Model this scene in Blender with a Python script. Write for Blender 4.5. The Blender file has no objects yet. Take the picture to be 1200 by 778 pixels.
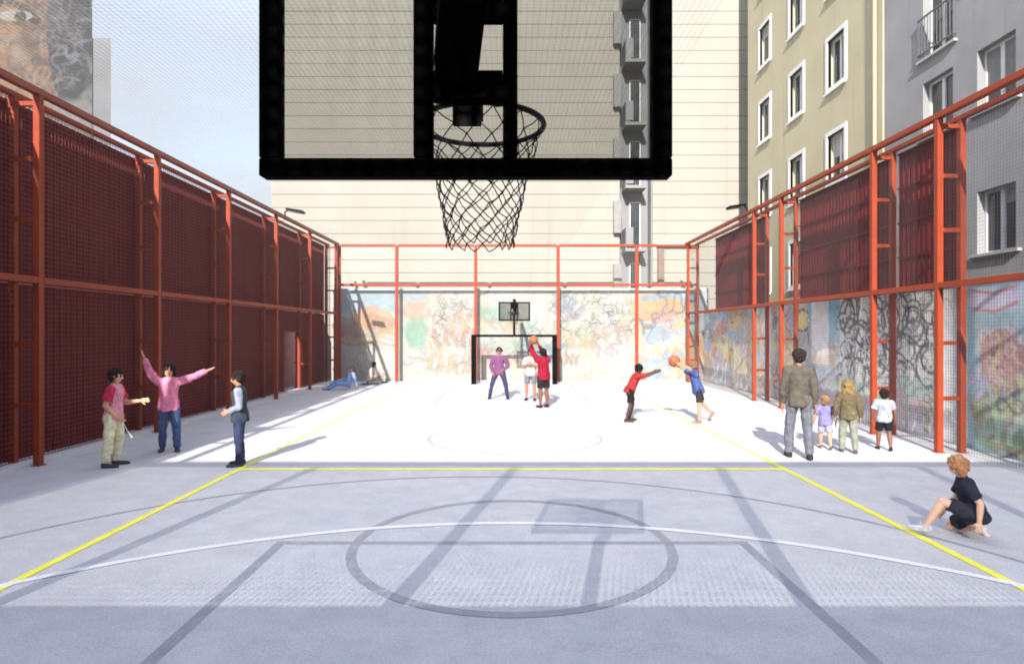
import bpy, bmesh, math, random
import numpy as np
from mathutils import Vector, Matrix, noise

random.seed(7)
rng = np.random.default_rng(11)
scene = bpy.context.scene
C = scene.collection
R = math.radians
CAM_H = 2.1
HAZE = .0012
FPX = 720.0            # focal length in pixels of the 1200 px wide photograph

# ------------------------------------------------------------------ materials
def lin(c):
    return tuple((x / 12.92 if x <= 0.04045 else ((x + 0.055) / 1.055) ** 2.4) for x in c)

def rgb(r, g, b):
    return lin((r / 255., g / 255., b / 255.))

def mat(name, col, rough=0.6, metal=0.0, var=0.12, scale=6.0, bump=0.0, bscale=60.0, detail=6.0, spec=0.4, wear=None, streak=False):
    m = bpy.data.materials.new(name); m.use_nodes = True
    nt = m.node_tree; bs = nt.nodes['Principled BSDF']
    bs.inputs['Roughness'].default_value = rough
    bs.inputs['Metallic'].default_value = metal
    bs.inputs['Specular IOR Level'].default_value = spec
    tc = nt.nodes.new('ShaderNodeTexCoord')
    nz = nt.nodes.new('ShaderNodeTexNoise'); nz.inputs['Scale'].default_value = scale
    nz.inputs['Detail'].default_value = detail
    nt.links.new(tc.outputs['Object'], nz.inputs['Vector'])
    rp = nt.nodes.new('ShaderNodeValToRGB')
    rp.color_ramp.elements[0].position = 0.3; rp.color_ramp.elements[1].position = 0.7
    rp.color_ramp.elements[0].color = (*[max(0, c * (1 - var)) for c in col], 1)
    rp.color_ramp.elements[1].color = (*[min(1, c * (1 + var)) for c in col], 1)
    nt.links.new(nz.outputs['Fac'], rp.inputs['Fac'])
    last = rp.outputs['Color']
    if wear:
        n2 = nt.nodes.new('ShaderNodeTexNoise'); n2.inputs['Scale'].default_value = scale * 2.3
        n2.inputs['Detail'].default_value = 9
        if streak:
            mp_ = nt.nodes.new('ShaderNodeMapping'); mp_.inputs['Scale'].default_value = (1.6, 1.6, .07)
            nt.links.new(tc.outputs['Object'], mp_.inputs['Vector']); nt.links.new(mp_.outputs['Vector'], n2.inputs['Vector'])
        else:
            nt.links.new(tc.outputs['Object'], n2.inputs['Vector'])
        r2 = nt.nodes.new('ShaderNodeValToRGB')
        r2.color_ramp.elements[0].position = 0.58; r2.color_ramp.elements[1].position = 0.72
        nt.links.new(n2.outputs['Fac'], r2.inputs['Fac'])
        mx = nt.nodes.new('ShaderNodeMix'); mx.data_type = 'RGBA'
        nt.links.new(r2.outputs['Color'], mx.inputs['Factor'])
        nt.links.new(last, mx.inputs['A']); mx.inputs['B'].default_value = (*wear, 1)
        last = mx.outputs['Result']
    nt.links.new(last, bs.inputs['Base Color'])
    if bump > 0:
        n3 = nt.nodes.new('ShaderNodeTexNoise'); n3.inputs['Scale'].default_value = bscale
        n3.inputs['Detail'].default_value = 4
        nt.links.new(tc.outputs['Object'], n3.inputs['Vector'])
        bp = nt.nodes.new('ShaderNodeBump'); bp.inputs['Strength'].default_value = bump
        bp.inputs['Distance'].default_value = 0.02
        nt.links.new(n3.outputs['Fac'], bp.inputs['Height'])
        nt.links.new(bp.outputs['Normal'], bs.inputs['Normal'])
    return m

def attr_mat(name, rough=0.75, var=0.10, scale=3.0, bump=0.15, bscale=40):
    m = mat(name, (0.5, 0.5, 0.5), rough, bump=bump, bscale=bscale)
    nt = m.node_tree; bs = nt.nodes['Principled BSDF']
    at = nt.nodes.new('ShaderNodeAttribute'); at.attribute_name = 'Col'
    nz = nt.nodes.new('ShaderNodeTexNoise'); nz.inputs['Scale'].default_value = scale; nz.inputs['Detail'].default_value = 8
    tc = [n for n in nt.nodes if n.bl_idname == 'ShaderNodeTexCoord'][0]
    nt.links.new(tc.outputs['Object'], nz.inputs['Vector'])
    mr = nt.nodes.new('ShaderNodeMapRange'); mr.inputs['To Min'].default_value = 1 - var * 2; mr.inputs['To Max'].default_value = 1 + var * 2
    nt.links.new(nz.outputs['Fac'], mr.inputs['Value'])
    mx = nt.nodes.new('ShaderNodeVectorMath'); mx.operation = 'SCALE'
    nt.links.new(at.outputs['Color'], mx.inputs[0]); nt.links.new(mr.outputs['Result'], mx.inputs['Scale'])
    nt.links.new(mx.outputs['Vector'], bs.inputs['Base Color'])
    return m

def glass_mat(name, tint, gloss=0.06):
    m = bpy.data.materials.new(name); m.use_nodes = True
    nt = m.node_tree
    nt.nodes.remove(nt.nodes['Principled BSDF'])
    out = nt.nodes['Material Output']
    t = nt.nodes.new('ShaderNodeBsdfTransparent')
    nz = nt.nodes.new('ShaderNodeTexNoise'); nz.inputs['Scale'].default_value = 5; nz.inputs['Detail'].default_value = 7
    tc = nt.nodes.new('ShaderNodeTexCoord'); nt.links.new(tc.outputs['Object'], nz.inputs['Vector'])
    rp = nt.nodes.new('ShaderNodeValToRGB')
    rp.color_ramp.elements[0].color = (*[c * .97 for c in tint], 1); rp.color_ramp.elements[1].color = (*[min(1, c * 1.03) for c in tint], 1)
    nt.links.new(nz.outputs['Fac'], rp.inputs['Fac']); nt.links.new(rp.outputs['Color'], t.inputs['Color'])
    g = nt.nodes.new('ShaderNodeBsdfGlossy'); g.inputs['Roughness'].default_value = 0.35
    mx = nt.nodes.new('ShaderNodeMixShader'); mx.inputs[0].default_value = gloss
    nt.links.new(t.outputs[0], mx.inputs[1]); nt.links.new(g.outputs[0], mx.inputs[2])
    nt.links.new(mx.outputs[0], out.inputs['Surface'])
    return m

M = {}
M['red_steel'] = mat('red_steel', (.255, .037, .0115), .5, var=.10, scale=3, bump=.05, spec=.2, wear=(.215, .035, .013))
M['red_screen'] = mat('red_screen', (.115, .0065, .008), .65, var=.2, scale=2, spec=.2, wear=(.085, .0065, .007))
M['red_net'] = mat('red_net', (.16, .017, .013), .5, var=.15, scale=4)
M['grey_net'] = mat('grey_net', (.055, .055, .058), .5, var=.15, scale=4)
M['pale_net'] = mat('pale_net', (.30, .29, .28), .5, var=.15, scale=4)
M['cord'] = mat('cord', (.12, .12, .125), .8, var=.2, scale=8)
M['black_steel'] = mat('black_steel', (.0004, .0004, .0005), .9, var=.25, scale=8, bump=.03, spec=.02)
M['rim_steel'] = mat('rim_steel', (.022, .012, .011), .45, var=.3, scale=30)
M['dark_steel'] = mat('dark_steel', (.012, .013, .014), .5, var=.2, scale=5)
M['net_cord'] = mat('net_cord', (.02, .02, .022), .9, var=.3, scale=40)
M['board_glass'] = glass_mat('board_glass', (.65, .655, .645), .001)
M['ball'] = mat('ball', (.30, .10, .035), .7, var=.2, scale=20, bump=.4, bscale=300)
M['ball_seam'] = mat('ball_seam', (.02, .018, .016), .7, var=.2, scale=20)
M['line_yellow'] = mat('line_yellow', (.90, .88, .06), .6, var=.12, scale=5, wear=(.78, .76, .12))
M['line_white'] = mat('line_white', (.82, .82, .82), .6, var=.06, scale=5, wear=(.72, .72, .73))
M['line_grey'] = mat('line_grey', (.33, .33, .36), .7, var=.12, scale=5, wear=(.42, .42, .44))
M['line_faint'] = mat('line_faint', (.33, .33, .335), .7, var=.15, scale=5, wear=(.42, .42, .42))
M['line_pale'] = mat('line_pale', (.86, .85, .20), .7, var=.06, scale=5, wear=(.75, .74, .42))  # paler copy of the yellow line paint, for the sunlit far stretch
M['plaster_yellow'] = mat('plaster_yellow', (.40, .365, .245), .85, var=.06, scale=.9, bump=.25, bscale=50, wear=(.35, .315, .215), streak=True)
M['plaster_grey'] = mat('plaster_grey', (.24, .24, .246), .9, var=.12, scale=.9, bump=.3, bscale=50, wear=(.205, .205, .213), streak=True)
M['plaster_pink'] = mat('plaster_pink', (.70, .40, .38), .9, var=.15, scale=1.2, bump=.3, bscale=40, wear=(.60, .34, .32))
M['cream'] = mat('cream', (.275, .262, .228), .85, var=.05, scale=.5, bump=.15, bscale=30, wear=(.25, .237, .203), streak=True)
M['tower_render'] = mat('tower_render', (.125, .127, .133), .9, var=.14, scale=.5, bump=.3, bscale=20, wear=(.12, .12, .125))
M['joint'] = mat('joint', (.18, .172, .155), .9, var=.15, scale=3)
M['concrete'] = mat('concrete', (.36, .355, .34), .9, var=.14, scale=.7, bump=.3, bscale=20, wear=(.30, .295, .285))
M['slab_grey'] = mat('slab_grey', (.20, .20, .19), .8, var=.1)
M['bay_grey'] = mat('bay_grey', (.19, .19, .198), .85, var=.08, scale=.8, bump=.2)
M['white_paint'] = mat('white_paint', (.72, .72, .70), .6, var=.05, scale=3)
M['white_pvc'] = mat('white_pvc', (.62, .62, .63), .35, var=.04, scale=3)
M['glass_dark'] = mat('glass_dark', (.035, .04, .045), .08, var=.5, scale=1.5, spec=.6)
M['iron'] = mat('iron', (.10, .10, .11), .5, var=.2, scale=6)
M['brown_box'] = mat('brown_box', (.16, .11, .085), .8, var=.2, scale=4)
M['kerb'] = mat('kerb', (.62, .61, .60), .9, var=.08, scale=4, bump=.2)
M['mural'] = attr_mat('mural')
M['skin'] = attr_mat('skin', rough=.55, var=.05, scale=14, bump=.08, bscale=160)
M['asphalt_ground'] = mat('asphalt_ground', (.20, .20, .20), .95, var=.15, scale=.6, bump=.4, bscale=30)
M['cloth_dark'] = mat('cloth_dark', (.03, .035, .038), .9, var=.25, scale=14, bump=.3, bscale=60)

def floor_mat():
    m = bpy.data.materials.new('court_concrete'); m.use_nodes = True
    nt = m.node_tree; bs = nt.nodes['Principled BSDF']; bs.inputs['Roughness'].default_value = .72
    bs.inputs['Specular IOR Level'].default_value = .3
    tc = nt.nodes.new('ShaderNodeTexCoord')
    def nz(sc, det, rough=.6):
        n = nt.nodes.new('ShaderNodeTexNoise'); n.inputs['Scale'].default_value = sc; n.inputs['Detail'].default_value = det
        n.inputs['Roughness'].default_value = rough
        nt.links.new(tc.outputs['Object'], n.inputs['Vector']); return n
    def ramp(n, p0, c0, p1, c1):
        r = nt.nodes.new('ShaderNodeValToRGB'); e = r.color_ramp.elements
        e[0].position = p0; e[1].position = p1; e[0].color = (*c0, 1); e[1].color = (*c1, 1)
        nt.links.new(n.outputs['Fac'], r.inputs['Fac']); return r
    a = ramp(nz(.45, 8), .3, (.56, .56, .57), .7, (.64, .635, .63))
    b = ramp(nz(55, 3, .7), .35, (.80, .80, .81), .65, (1.08, 1.08, 1.08))
    c = ramp(nz(2.6, 9, .75), .36, (.86, .86, .87), .62, (1.0, 1.0, 1.0))
    mx = nt.nodes.new('ShaderNodeVectorMath'); mx.operation = 'MULTIPLY'
    nt.links.new(a.outputs['Color'], mx.inputs[0]); nt.links.new(b.outputs['Color'], mx.inputs[1])
    m2 = nt.nodes.new('ShaderNodeVectorMath'); m2.operation = 'MULTIPLY'
    nt.links.new(mx.outputs['Vector'], m2.inputs[0]); nt.links.new(c.outputs['Color'], m2.inputs[1])
    d = ramp(nz(1.1, 11, .8), .60, (1, 1, 1), .70, (.74, .73, .72))
    m3 = nt.nodes.new('ShaderNodeVectorMath'); m3.operation = 'MULTIPLY'
    nt.links.new(m2.outputs['Vector'], m3.inputs[0]); nt.links.new(d.outputs['Color'], m3.inputs[1])
    vo = nt.nodes.new('ShaderNodeTexVoronoi'); vo.feature = 'DISTANCE_TO_EDGE'; vo.inputs['Scale'].default_value = .16
    wn = nz(1.3, 6); wv = nt.nodes.new('ShaderNodeVectorMath'); wv.operation = 'MULTIPLY_ADD'
    wv.inputs[1].default_value = (.5, .5, .5); nt.links.new(wn.outputs['Color'], wv.inputs[0]); nt.links.new(tc.outputs['Object'], wv.inputs[2])
    nt.links.new(wv.outputs['Vector'], vo.inputs['Vector'])
    cr_ = nt.nodes.new('ShaderNodeValToRGB'); q = cr_.color_ramp.elements; q[0].position = 0; q[0].color = (.95, .95, .95, 1); q[1].position = .0022; q[1].color = (1, 1, 1, 1)
    nt.links.new(vo.outputs['Distance'], cr_.inputs['Fac'])
    m4 = nt.nodes.new('ShaderNodeVectorMath'); m4.operation = 'MULTIPLY'
    nt.links.new(m3.outputs['Vector'], m4.inputs[0]); nt.links.new(cr_.outputs['Color'], m4.inputs[1])
    nt.links.new(m4.outputs['Vector'], bs.inputs['Base Color'])
    bp = nt.nodes.new('ShaderNodeBump'); bp.inputs['Strength'].default_value = .18; bp.inputs['Distance'].default_value = .01
    n3 = nz(90, 4); nt.links.new(n3.outputs['Fac'], bp.inputs['Height']); nt.links.new(bp.outputs['Normal'], bs.inputs['Normal'])
    return m
M['floor'] = floor_mat()

CLOTH = {}
def cloth(col, name='cloth'):
    k = tuple(col)
    if k not in CLOTH and isinstance(k[0], tuple):
        CLOTH[k] = mat(name, rgb(*k[0]), .9, var=.3, scale=26, bump=.35, bscale=70, spec=.2, wear=rgb(*k[1]))
    if k not in CLOTH:
        CLOTH[k] = mat(name, rgb(*col), .9, var=.26, scale=16, bump=.35, bscale=70, spec=.2)
    return CLOTH[k]

# ------------------------------------------------------------------ mesh helpers
class MB:
    def __init__(s): s.v = []; s.f = []
    def box(s, x0, y0, z0, x1, y1, z1):
        n = len(s.v)
        s.v += [(x0, y0, z0), (x1, y0, z0), (x1, y1, z0), (x0, y1, z0), (x0, y0, z1), (x1, y0, z1), (x1, y1, z1), (x0, y1, z1)]
        s.f += [(n+3, n+2, n+1, n), (n+4, n+5, n+6, n+7), (n, n+1, n+5, n+4), (n+1, n+2, n+6, n+5), (n+2, n+3, n+7, n+6), (n+3, n, n+4, n+7)]
    def bar(s, a, b, w, h, up=(0, 0, 1)):
        a = Vector(a); b = Vector(b); d = (b - a).normalized(); u = Vector(up)
        if abs(d.dot(u)) > .98: u = Vector((0, 1, 0))
        r = d.cross(u).normalized(); u = r.cross(d)
        n = len(s.v)
        for p in (a, b):
            for i, j in ((-1, -1), (1, -1), (1, 1), (-1, 1)):
                s.v.append(tuple(p + r * (i * w / 2) + u * (j * h / 2)))
        s.f += [(n+3, n+2, n+1, n), (n+4, n+5, n+6, n+7), (n, n+1, n+5, n+4), (n+1, n+2, n+6, n+5), (n+2, n+3, n+7, n+6), (n+3, n, n+4, n+7)]
    def loft(s, rings, cap=True):
        """rings: lists of points with the same count"""
        n = len(s.v); k = len(rings[0])
        for r in rings: s.v += [tuple(p) for p in r]
        for i in range(len(rings) - 1):
            for j in range(k):
                j2 = (j + 1) % k
                s.f.append((n+i*k+j, n+i*k+j2, n+(i+1)*k+j2, n+(i+1)*k+j))
        if cap:
            s.f.append(tuple(n + j for j in reversed(range(k))))
            s.f.append(tuple(n + (len(rings)-1)*k + j for j in range(k)))
    def tube(s, pts, r, n=6, closed=False):
        pts = [Vector(p) for p in pts]; rings = []
        L = len(pts)
        prev = None
        for i, p in enumerate(pts):
            if closed: d = (pts[(i+1) % L] - pts[i-1]).normalized()
            else: d = (pts[min(i+1, L-1)] - pts[max(i-1, 0)]).normalized()
            u = Vector((0, 0, 1)) if abs(d.z) < .9 else Vector((0, 1, 0))
            if prev is not None:
                u = prev
            a = d.cross(u).normalized(); b = a.cross(d).normalized(); prev = b
            rr = r[i] if isinstance(r, (list, tuple)) else r
            rings.append([p + (a * math.cos(t) + b * math.sin(t)) * rr for t in [2*math.pi*j/n for j in range(n)]])
        if closed: rings.append(rings[0])
        s.loft(rings, cap=not closed)
    def cone(s, a, b, ra, rb, n=14):
        s.tube([a, b], [ra, rb], n)
    def ellipsoid(s, c, ax, seg=14, rings=9):
        """ax: three Vector half axes (x, y, z)"""
        c = Vector(c); n = len(s.v)
        X, Y, Z = [Vector(a) for a in ax]
        s.v.append(tuple(c - Z))
        for i in range(1, rings):
            ph = -math.pi/2 + math.pi*i/rings
            for j in range(seg):
                t = 2*math.pi*j/seg
                s.v.append(tuple(c + X*(math.cos(ph)*math.cos(t)) + Y*(math.cos(ph)*math.sin(t)) + Z*math.sin(ph)))
        s.v.append(tuple(c + Z)); top = len(s.v) - 1
        for j in range(seg):
            j2 = (j+1) % seg
            s.f.append((n, n+1+j2, n+1+j))
            for i in range(rings-2):
                a = n+1+i*seg
                s.f.append((a+j, a+j2, a+seg+j2, a+seg+j))
            a = n+1+(rings-2)*seg
            s.f.append((a+j, a+j2, top))
    def sphere(s, c, r, seg=12, rings=8):
        s.ellipsoid(c, ((r, 0, 0), (0, r, 0), (0, 0, r)), seg, rings)
    def mesh(s, name):
        me = bpy.data.meshes.new(name); me.from_pydata(s.v, [], s.f); me.update(); return me
    def build(s, name, m, parent=None, smooth=False, bevel=0):
        me = s.mesh(name)
        bm = bmesh.new(); bm.from_mesh(me); bmesh.ops.recalc_face_normals(bm, faces=bm.faces); bm.to_mesh(me); bm.free()
        me.materials.append(m)
        if smooth: me.polygons.foreach_set('use_smooth', [True] * len(me.polygons))
        o = bpy.data.objects.new(name, me); C.objects.link(o)
        if parent: o.parent = parent
        if bevel:
            bv = o.modifiers.new('bevel', 'BEVEL'); bv.width = bevel; bv.segments = 2; bv.limit_method = 'ANGLE'
        return o

def tag(o, label=None, cat=None, group=None, kind=None):
    if label: o['label'] = label
    if cat: o['category'] = cat
    if group: o['group'] = group
    if kind: o['kind'] = kind
    return o

def thing(name, label, cat, loc=(0, 0, 0), group=None, rz=0):
    o = bpy.data.objects.new(name, None); C.objects.link(o)
    o.empty_display_size = .2
    o.location = loc; o.rotation_euler = (0, 0, rz)
    return tag(o, label, cat, group)

# ------------------------------------------------------------------ ground and court
g = MB(); g.v = [(-400, -400, -.02), (400, -400, -.02), (400, 700, -.02), (-400, 700, -.02)]; g.f = [(0, 1, 2, 3)]
tag(g.build('ground', M['asphalt_ground']), kind='structure')
g = MB(); g.box(-8.6, -2.2, -.3, 8.35, 26.75, 0)
tag(g.build('court_floor', M['floor']), kind='structure')

LZ = .002
def sheet_poly(mb, pts, z=LZ):
    n = len(mb.v); mb.v += [(p[0], p[1], z) for p in pts]; mb.f.append(tuple(range(n, n + len(pts))))
def strip(mb, a, b, w, z=LZ):
    a = Vector(a); b = Vector(b); d = (b - a).normalized(); n = Vector((-d.y, d.x)) * w / 2
    sheet_poly(mb, [a - n, b - n, b + n, a + n], z)
def arc(mb, cx, cy, r, w, t0, t1, n=96, z=LZ):
    for i in range(n):
        a = t0 + (t1 - t0) * i / n; b = t0 + (t1 - t0) * (i + 1) / n
        sheet_poly(mb, [(cx + (r - w/2) * math.cos(a), cy + (r - w/2) * math.sin(a)), (cx + (r + w/2) * math.cos(a), cy + (r + w/2) * math.sin(a)),
                        (cx + (r + w/2) * math.cos(b), cy + (r + w/2) * math.sin(b)), (cx + (r - w/2) * math.cos(b), cy + (r - w/2) * math.sin(b))], z)
TAU = 2 * math.pi
g = MB()
strip(g, (-4.2, .2), (-4.2, 10.2), .085, .005); strip(g, (4.2, .2), (4.2, 10.2), .085, .005)
strip(g, (-4.155, 9.45), (4.155, 9.45), .11, .005)
tag(g.build('yellow_court_lines', M['line_yellow']), kind='structure')
g = MB(); strip(g, (-4.2, 10.2), (-4.2, 24.4), .07, .005); strip(g, (4.2, 10.2), (4.2, 24.4), .07, .005)
tag(g.build('sunlit_yellow_court_lines', M['line_pale']), kind='structure')  # sun glare on the far sidelines put into a paler yellow
g = MB(); arc(g, 0, .565, 6.21, .09, R(38), R(142), z=.0065)
tag(g.build('white_court_line', M['line_white']), kind='structure')
g = MB()
strip(g, (-2.36, 6.15), (2.36, 6.15), .085); strip(g, (-2.315, .3), (-2.315, 6.105), .10); strip(g, (2.315, .3), (2.315, 6.105), .10)
arc(g, 0, 6.13, 1.555, .095, 0, TAU, z=.0035)
arc(g, -.45, 3.35, 5.62, .055, R(8), R(172), z=.0035)
tag(g.build('grey_court_lines', M['line_grey']), kind='structure')
g = MB()
arc(g, .06, 12.35, 1.72, .06, 0, TAU)
strip(g, (-2.36, 18.4), (2.36, 18.4), .06); strip(g, (-2.33, 18.43), (-2.33, 24.6), .06); strip(g, (2.33, 18.43), (2.33, 24.6), .06)
strip(g, (-7.3, 24.65), (7.3, 24.65), .06)
tag(g.build('faint_court_lines', M['line_faint']), kind='structure')

# ------------------------------------------------------------------ fences
TOP, MID = 5.85, 2.93
def net_grid(mb, axis, fixed, a0, a1, z0, z1, pitch, wire, holes=()):
    """wire net in a vertical plane; axis 'y' runs along Y at x=fixed, 'x' runs along X at y=fixed"""
    n = max(1, round((a1 - a0) / pitch)); m = max(1, round((z1 - z0) / pitch)); h = wire / 2
    def put(p0, p1, q0, q1, off):
        if axis == 'y': mb.box(fixed - h + off, p0, q0, fixed + h + off, p1, q1)
        else: mb.box(p0, fixed - h + off, q0, p1, fixed + h + off, q1)
    for i in range(n + 1):
        a = a0 + (a1 - a0) * i / n; lo = z0
        for (h0, h1, ht) in holes:
            if h0 < a < h1: lo = max(lo, ht)
        if lo < z1: put(a - h, a + h, lo, z1, 0)
    for j in range(m + 1):
        z = z0 + (z1 - z0) * j / m; segs = [(a0, a1)]
        for (h0, h1, ht) in holes:
            if z < ht:
                ns = []
                for (s0, s1) in segs:
                    if h0 > s0 and h1 < s1: ns += [(s0, h0), (h1, s1)]
                    else: ns.append((s0, s1))
                segs = ns
        for (s0, s1) in segs: put(s0, s1, z - h, z + h, wire * 1.01)

def slat_panel(mb, axis, fixed, a0, a1, z0, z1, pitch=.15, depth=.016, t=.003, hole=None):
    """folded steel sheet with upright trapezoid ribs, cut out round a doorway"""
    parts = [(a0, a1, z0)] if not hole else [(a0, hole[0] - .03, z0), (hole[0] - .03, hole[1] + .03, hole[2] + .06), (hole[1] + .03, a1, z0)]
    for p0, p1, lo in parts:
        if p1 - p0 < .05: continue
        n = max(1, round((p1 - p0) / pitch)); pr = []
        for i in range(n):
            u = p0 + (p1 - p0) * i / n; w = (p1 - p0) / n
            pr += [(u, 0), (u + w * .38, 0), (u + w * .5, depth), (u + w * .88, depth)]
        pr.append((p1, 0))
        poly = pr + [(q, d + t) for q, d in reversed(pr)]
        k = len(pr); n0 = len(mb.v)
        for z in (lo, z1):
            for q, d in poly:
                mb.v.append((fixed + d, q, z) if axis == 'y' else (q, fixed + d, z))
        L = len(poly)
        for i in range(L):
            j = (i + 1) % L; mb.f.append((n0 + i, n0 + j, n0 + L + j, n0 + L + i))
        for i in range(k - 1):
            for o in (0, L): mb.f.append((n0 + o + i, n0 + o + i + 1, n0 + o + L - 2 - i, n0 + o + L - 1 - i))
    # flat cross ribs that carry the slats
    k = int((z1 - z0) / .72)
    for j in range(k + 1):
        z = z0 + .03 + (z1 - z0 - .06) * j / max(1, k)
        segs = [(a0, a1)]
        if hole and z < hole[2]: segs = [(a0, hole[0]), (hole[1], a1)]
        for s0, s1 in segs:
            if axis == 'y': mb.box(fixed - .035, s0, z - .02, fixed - .012, s1, z + .02)
            else: mb.box(s0, fixed - .035, z - .02, s1, fixed - .012, z + .02)

def ladder_post(parent, x_in, x_out, y, top=TOP, w=.102):
    p = MB()
    p.box(x_in - w/2, y - w/2, 0, x_in + w/2, y + w/2, top)
    p.box(x_out - w/2, y - w/2, 0, x_out + w/2, y + w/2, top - .02)
    for x in (x_in, x_out): p.box(x - w*.8, y - w*.8, 0, x + w*.8, y + w*.8, .012)
    po = p.build('lattice_post', M['red_steel'], parent, bevel=.006)
    a, b = min(x_in, x_out) + w/2, max(x_in, x_out) - w/2
    for z in (.95, 1.92, 2.93, 3.9, 4.85, 5.72):
        r = MB(); r.box(a, y - .035, z - .035, b, y + .035, z + .035); r.build('rung', M['red_steel'], po)

def side_fence(name, label, sx, posts, upper, lower, net_mat, pitch, wire, y0, y1, door=None, screen_out=True):
    xi, xo = sx * 7.5, sx * 7.9
    t = thing(name, label, 'fence', (0, 0, 0))
    for y in posts: ladder_post(t, xi, xo, y)
    for nm, x, z, w in (('top_rail', xi, TOP - .0, .10), ('outer_top_rail', xo, TOP - .02, .08), ('middle_rail', xi, MID, .10)):
        r = MB()
        ys = [y0] + list(posts) + [y1]
        for a, b in zip(ys[:-1], ys[1:]):
            if b - a > .2:
                if nm == 'top_rail' or nm == 'outer_top_rail': continue
                r.box(x - w/2, a + .0575, z - w/2, x + w/2, b - .0575, z + w/2)
        if 'top' in nm: r.box(x - w/2 - .012, y0, z + .003, x + w/2 + .012, y1, z + w + .003)
        r.build(nm, M['red_steel'], t, bevel=.005)
    if sx < 0:
        r = MB(); r.box(xo - .06, y0, 0, xo + .34, y1, .045); r.build('base_kerb', M['kerb'], t)
    ys = [y0] + list(posts) + ([y1] if y1 - posts[-1] > .3 else [])
    for a, b in zip(ys[:-1], ys[1:]):
        for (z0, z1) in ((.07, MID - .06), (MID + .06, TOP - .02)):
            n = MB()
            holes = [door] if (door and a < door[0] < b and z0 < 1) else []
            net_grid(n, 'y', xi + sx * (.08 if sx > 0 else .325), a + .07, b - .07, z0, z1, pitch, wire, holes)
            n.build('wire_net', net_mat, t)
    for (spans, z0, z1) in ((upper, MID - .02, TOP - .06), (lower, .06, MID - .05)):
        for a, b in spans:
            n = MB()
            hole = door if (door and a < door[0] < b and z0 < 1) else None
            slat_panel(n, 'y', xo + sx * .09, a, b, z0, z1, hole=hole)
            n.build('screen_panel', M['red_screen'], t)
    return t

LP = [6.46, 9.73, 13.0, 16.27, 19.54, 22.8, 26.15]
DOOR = (21.42, 22.62, 2.12)
spans = [(-.6, 3.19), (3.19, 6.46)] + list(zip(LP[:-2], LP[1:-1])) + [(22.8, 26.05)]
fl = side_fence('screen_fence', 'dark red fence at the left with closed screens over its full height', -1, [3.19] + LP, spans, spans, M['red_net'], .08, .007, -.7, 26.5, door=DOOR)
dm = MB()   # the doorway trim
for y in (DOOR[0],): dm.box(-8.0, y - .03, 0.05, -7.94, y + .03, DOOR[2])
dm.box(-8.0, DOOR[0] - .03, DOOR[2], -7.94, DOOR[1] + .03, DOOR[2] + .06)
dm.build('door_frame', M['red_steel'], fl)

RP = [6.9, 10.8, 12.75, 17.1, 19.02, 26.15]
side_fence('screen_fence', 'orange red fence at the right with screens only above its middle rail', 1, RP,
           [(10.86, 12.69), (12.81, 17.04), (19.08, 24.1)], [], M['grey_net'], .06, .0028, -.7, 26.5)

# far fence
t = thing('end_fence', 'see-through orange fence across the far end of the court', 'fence', (0, 26.4, 0))
FX = [-7.42, -4.95, -1.56, 1.98, 5.36, 7.95]
for x in FX[:-1]:
    p = MB(); p.box(x - .065, -.06, 0, x + .065, .06, TOP); p.build('post', M['red_steel'], t, bevel=.006)
for z in (TOP, 4.16):
    r = MB()
    for a, b in zip(FX[:-1], FX[1:]): r.box(a + .065, -.045, z - .05, b - (.065 if b < 7.9 else 0), .045, z + .05)
    r.build('rail', M['red_steel'], t, bevel=.005)
for a, b in zip(FX[:-1], FX[1:]):
    for z0, z1 in ((.05, 4.1), (4.22, TOP - .06)):
        n = MB(); net_grid(n, 'x', .0, a + .075, b - .075, z0, z1, .10, .004); n.build('wire_net', M['pale_net'], t)

def flat_mesh(mb, a0, a1, z0, z1, pitch, w):
    n = round((a1 - a0) / pitch); m = round((z1 - z0) / pitch)
    for i in range(n + 1):
        a = a0 + (a1 - a0) * i / n; mb.box(a - w/2, -.001, z0, a + w/2, .001, z1)
    for j in range(m + 1):
        z = z0 + (z1 - z0) * j / m; mb.box(a0, .0015, z - w/2, a1, .0035, z + w/2)

# fence behind the viewer, whose shadow covers the near half of the court
RY = -.72
t = thing('end_fence', 'tall red fence across the near end, shading the front of the court', 'fence', (0, RY, 0))
BX = [-9.1, -8.1, -5.1, -2.0, 1.2, 4.35, 7.5]  # unseen bays added past the left corner to block stray sun
for x in BX:
    p = MB(); p.box(x - .085, -.06, 0, x + .085, .06, TOP); p.build('post', M['red_steel'], t)
for z in (TOP, MID):
    r = MB(); r.box(-9.1, -.12, z - .09, 7.5, -.061, z + .09); r.build('rail', M['red_steel'], t)
for a, b in zip(BX[:-1], BX[1:]):
    n = MB(); flat_mesh(n, a + .08, b - .08, MID + .06, TOP - .05, .06, .030); n.build('screen_panel', M['red_screen'], t)
    n = MB(); flat_mesh(n, a + .08, b - .08, .0, MID + .02, .06, .051); n.build('screen_panel', M['red_screen'], t)

# overhead safety net
n = MB()
zz = TOP - .03; wire = .0009
NX = 2.4
x = -7.4
while x < NX + .01:
    n.box(x - wire, -.6, zz - wire, x + wire, 26.3, zz + wire); x += .075
y = -.6
while y < 26.31:
    n.box(-7.4, y - wire * .6, zz + wire * 1.01, NX, y + wire * .6, zz + wire * 2.2); y += .075
tag(n.build('overhead_net', M['cord']), 'fine cord net stretched flat overhead across the top of the court', 'net')

# ------------------------------------------------------------------ goals with hoops
def lathe_circle(c, r, n=48):
    return [Vector((c[0] + r * math.cos(TAU * i / n), c[1] + r * math.sin(TAU * i / n), c[2])) for i in range(n)]

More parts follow.
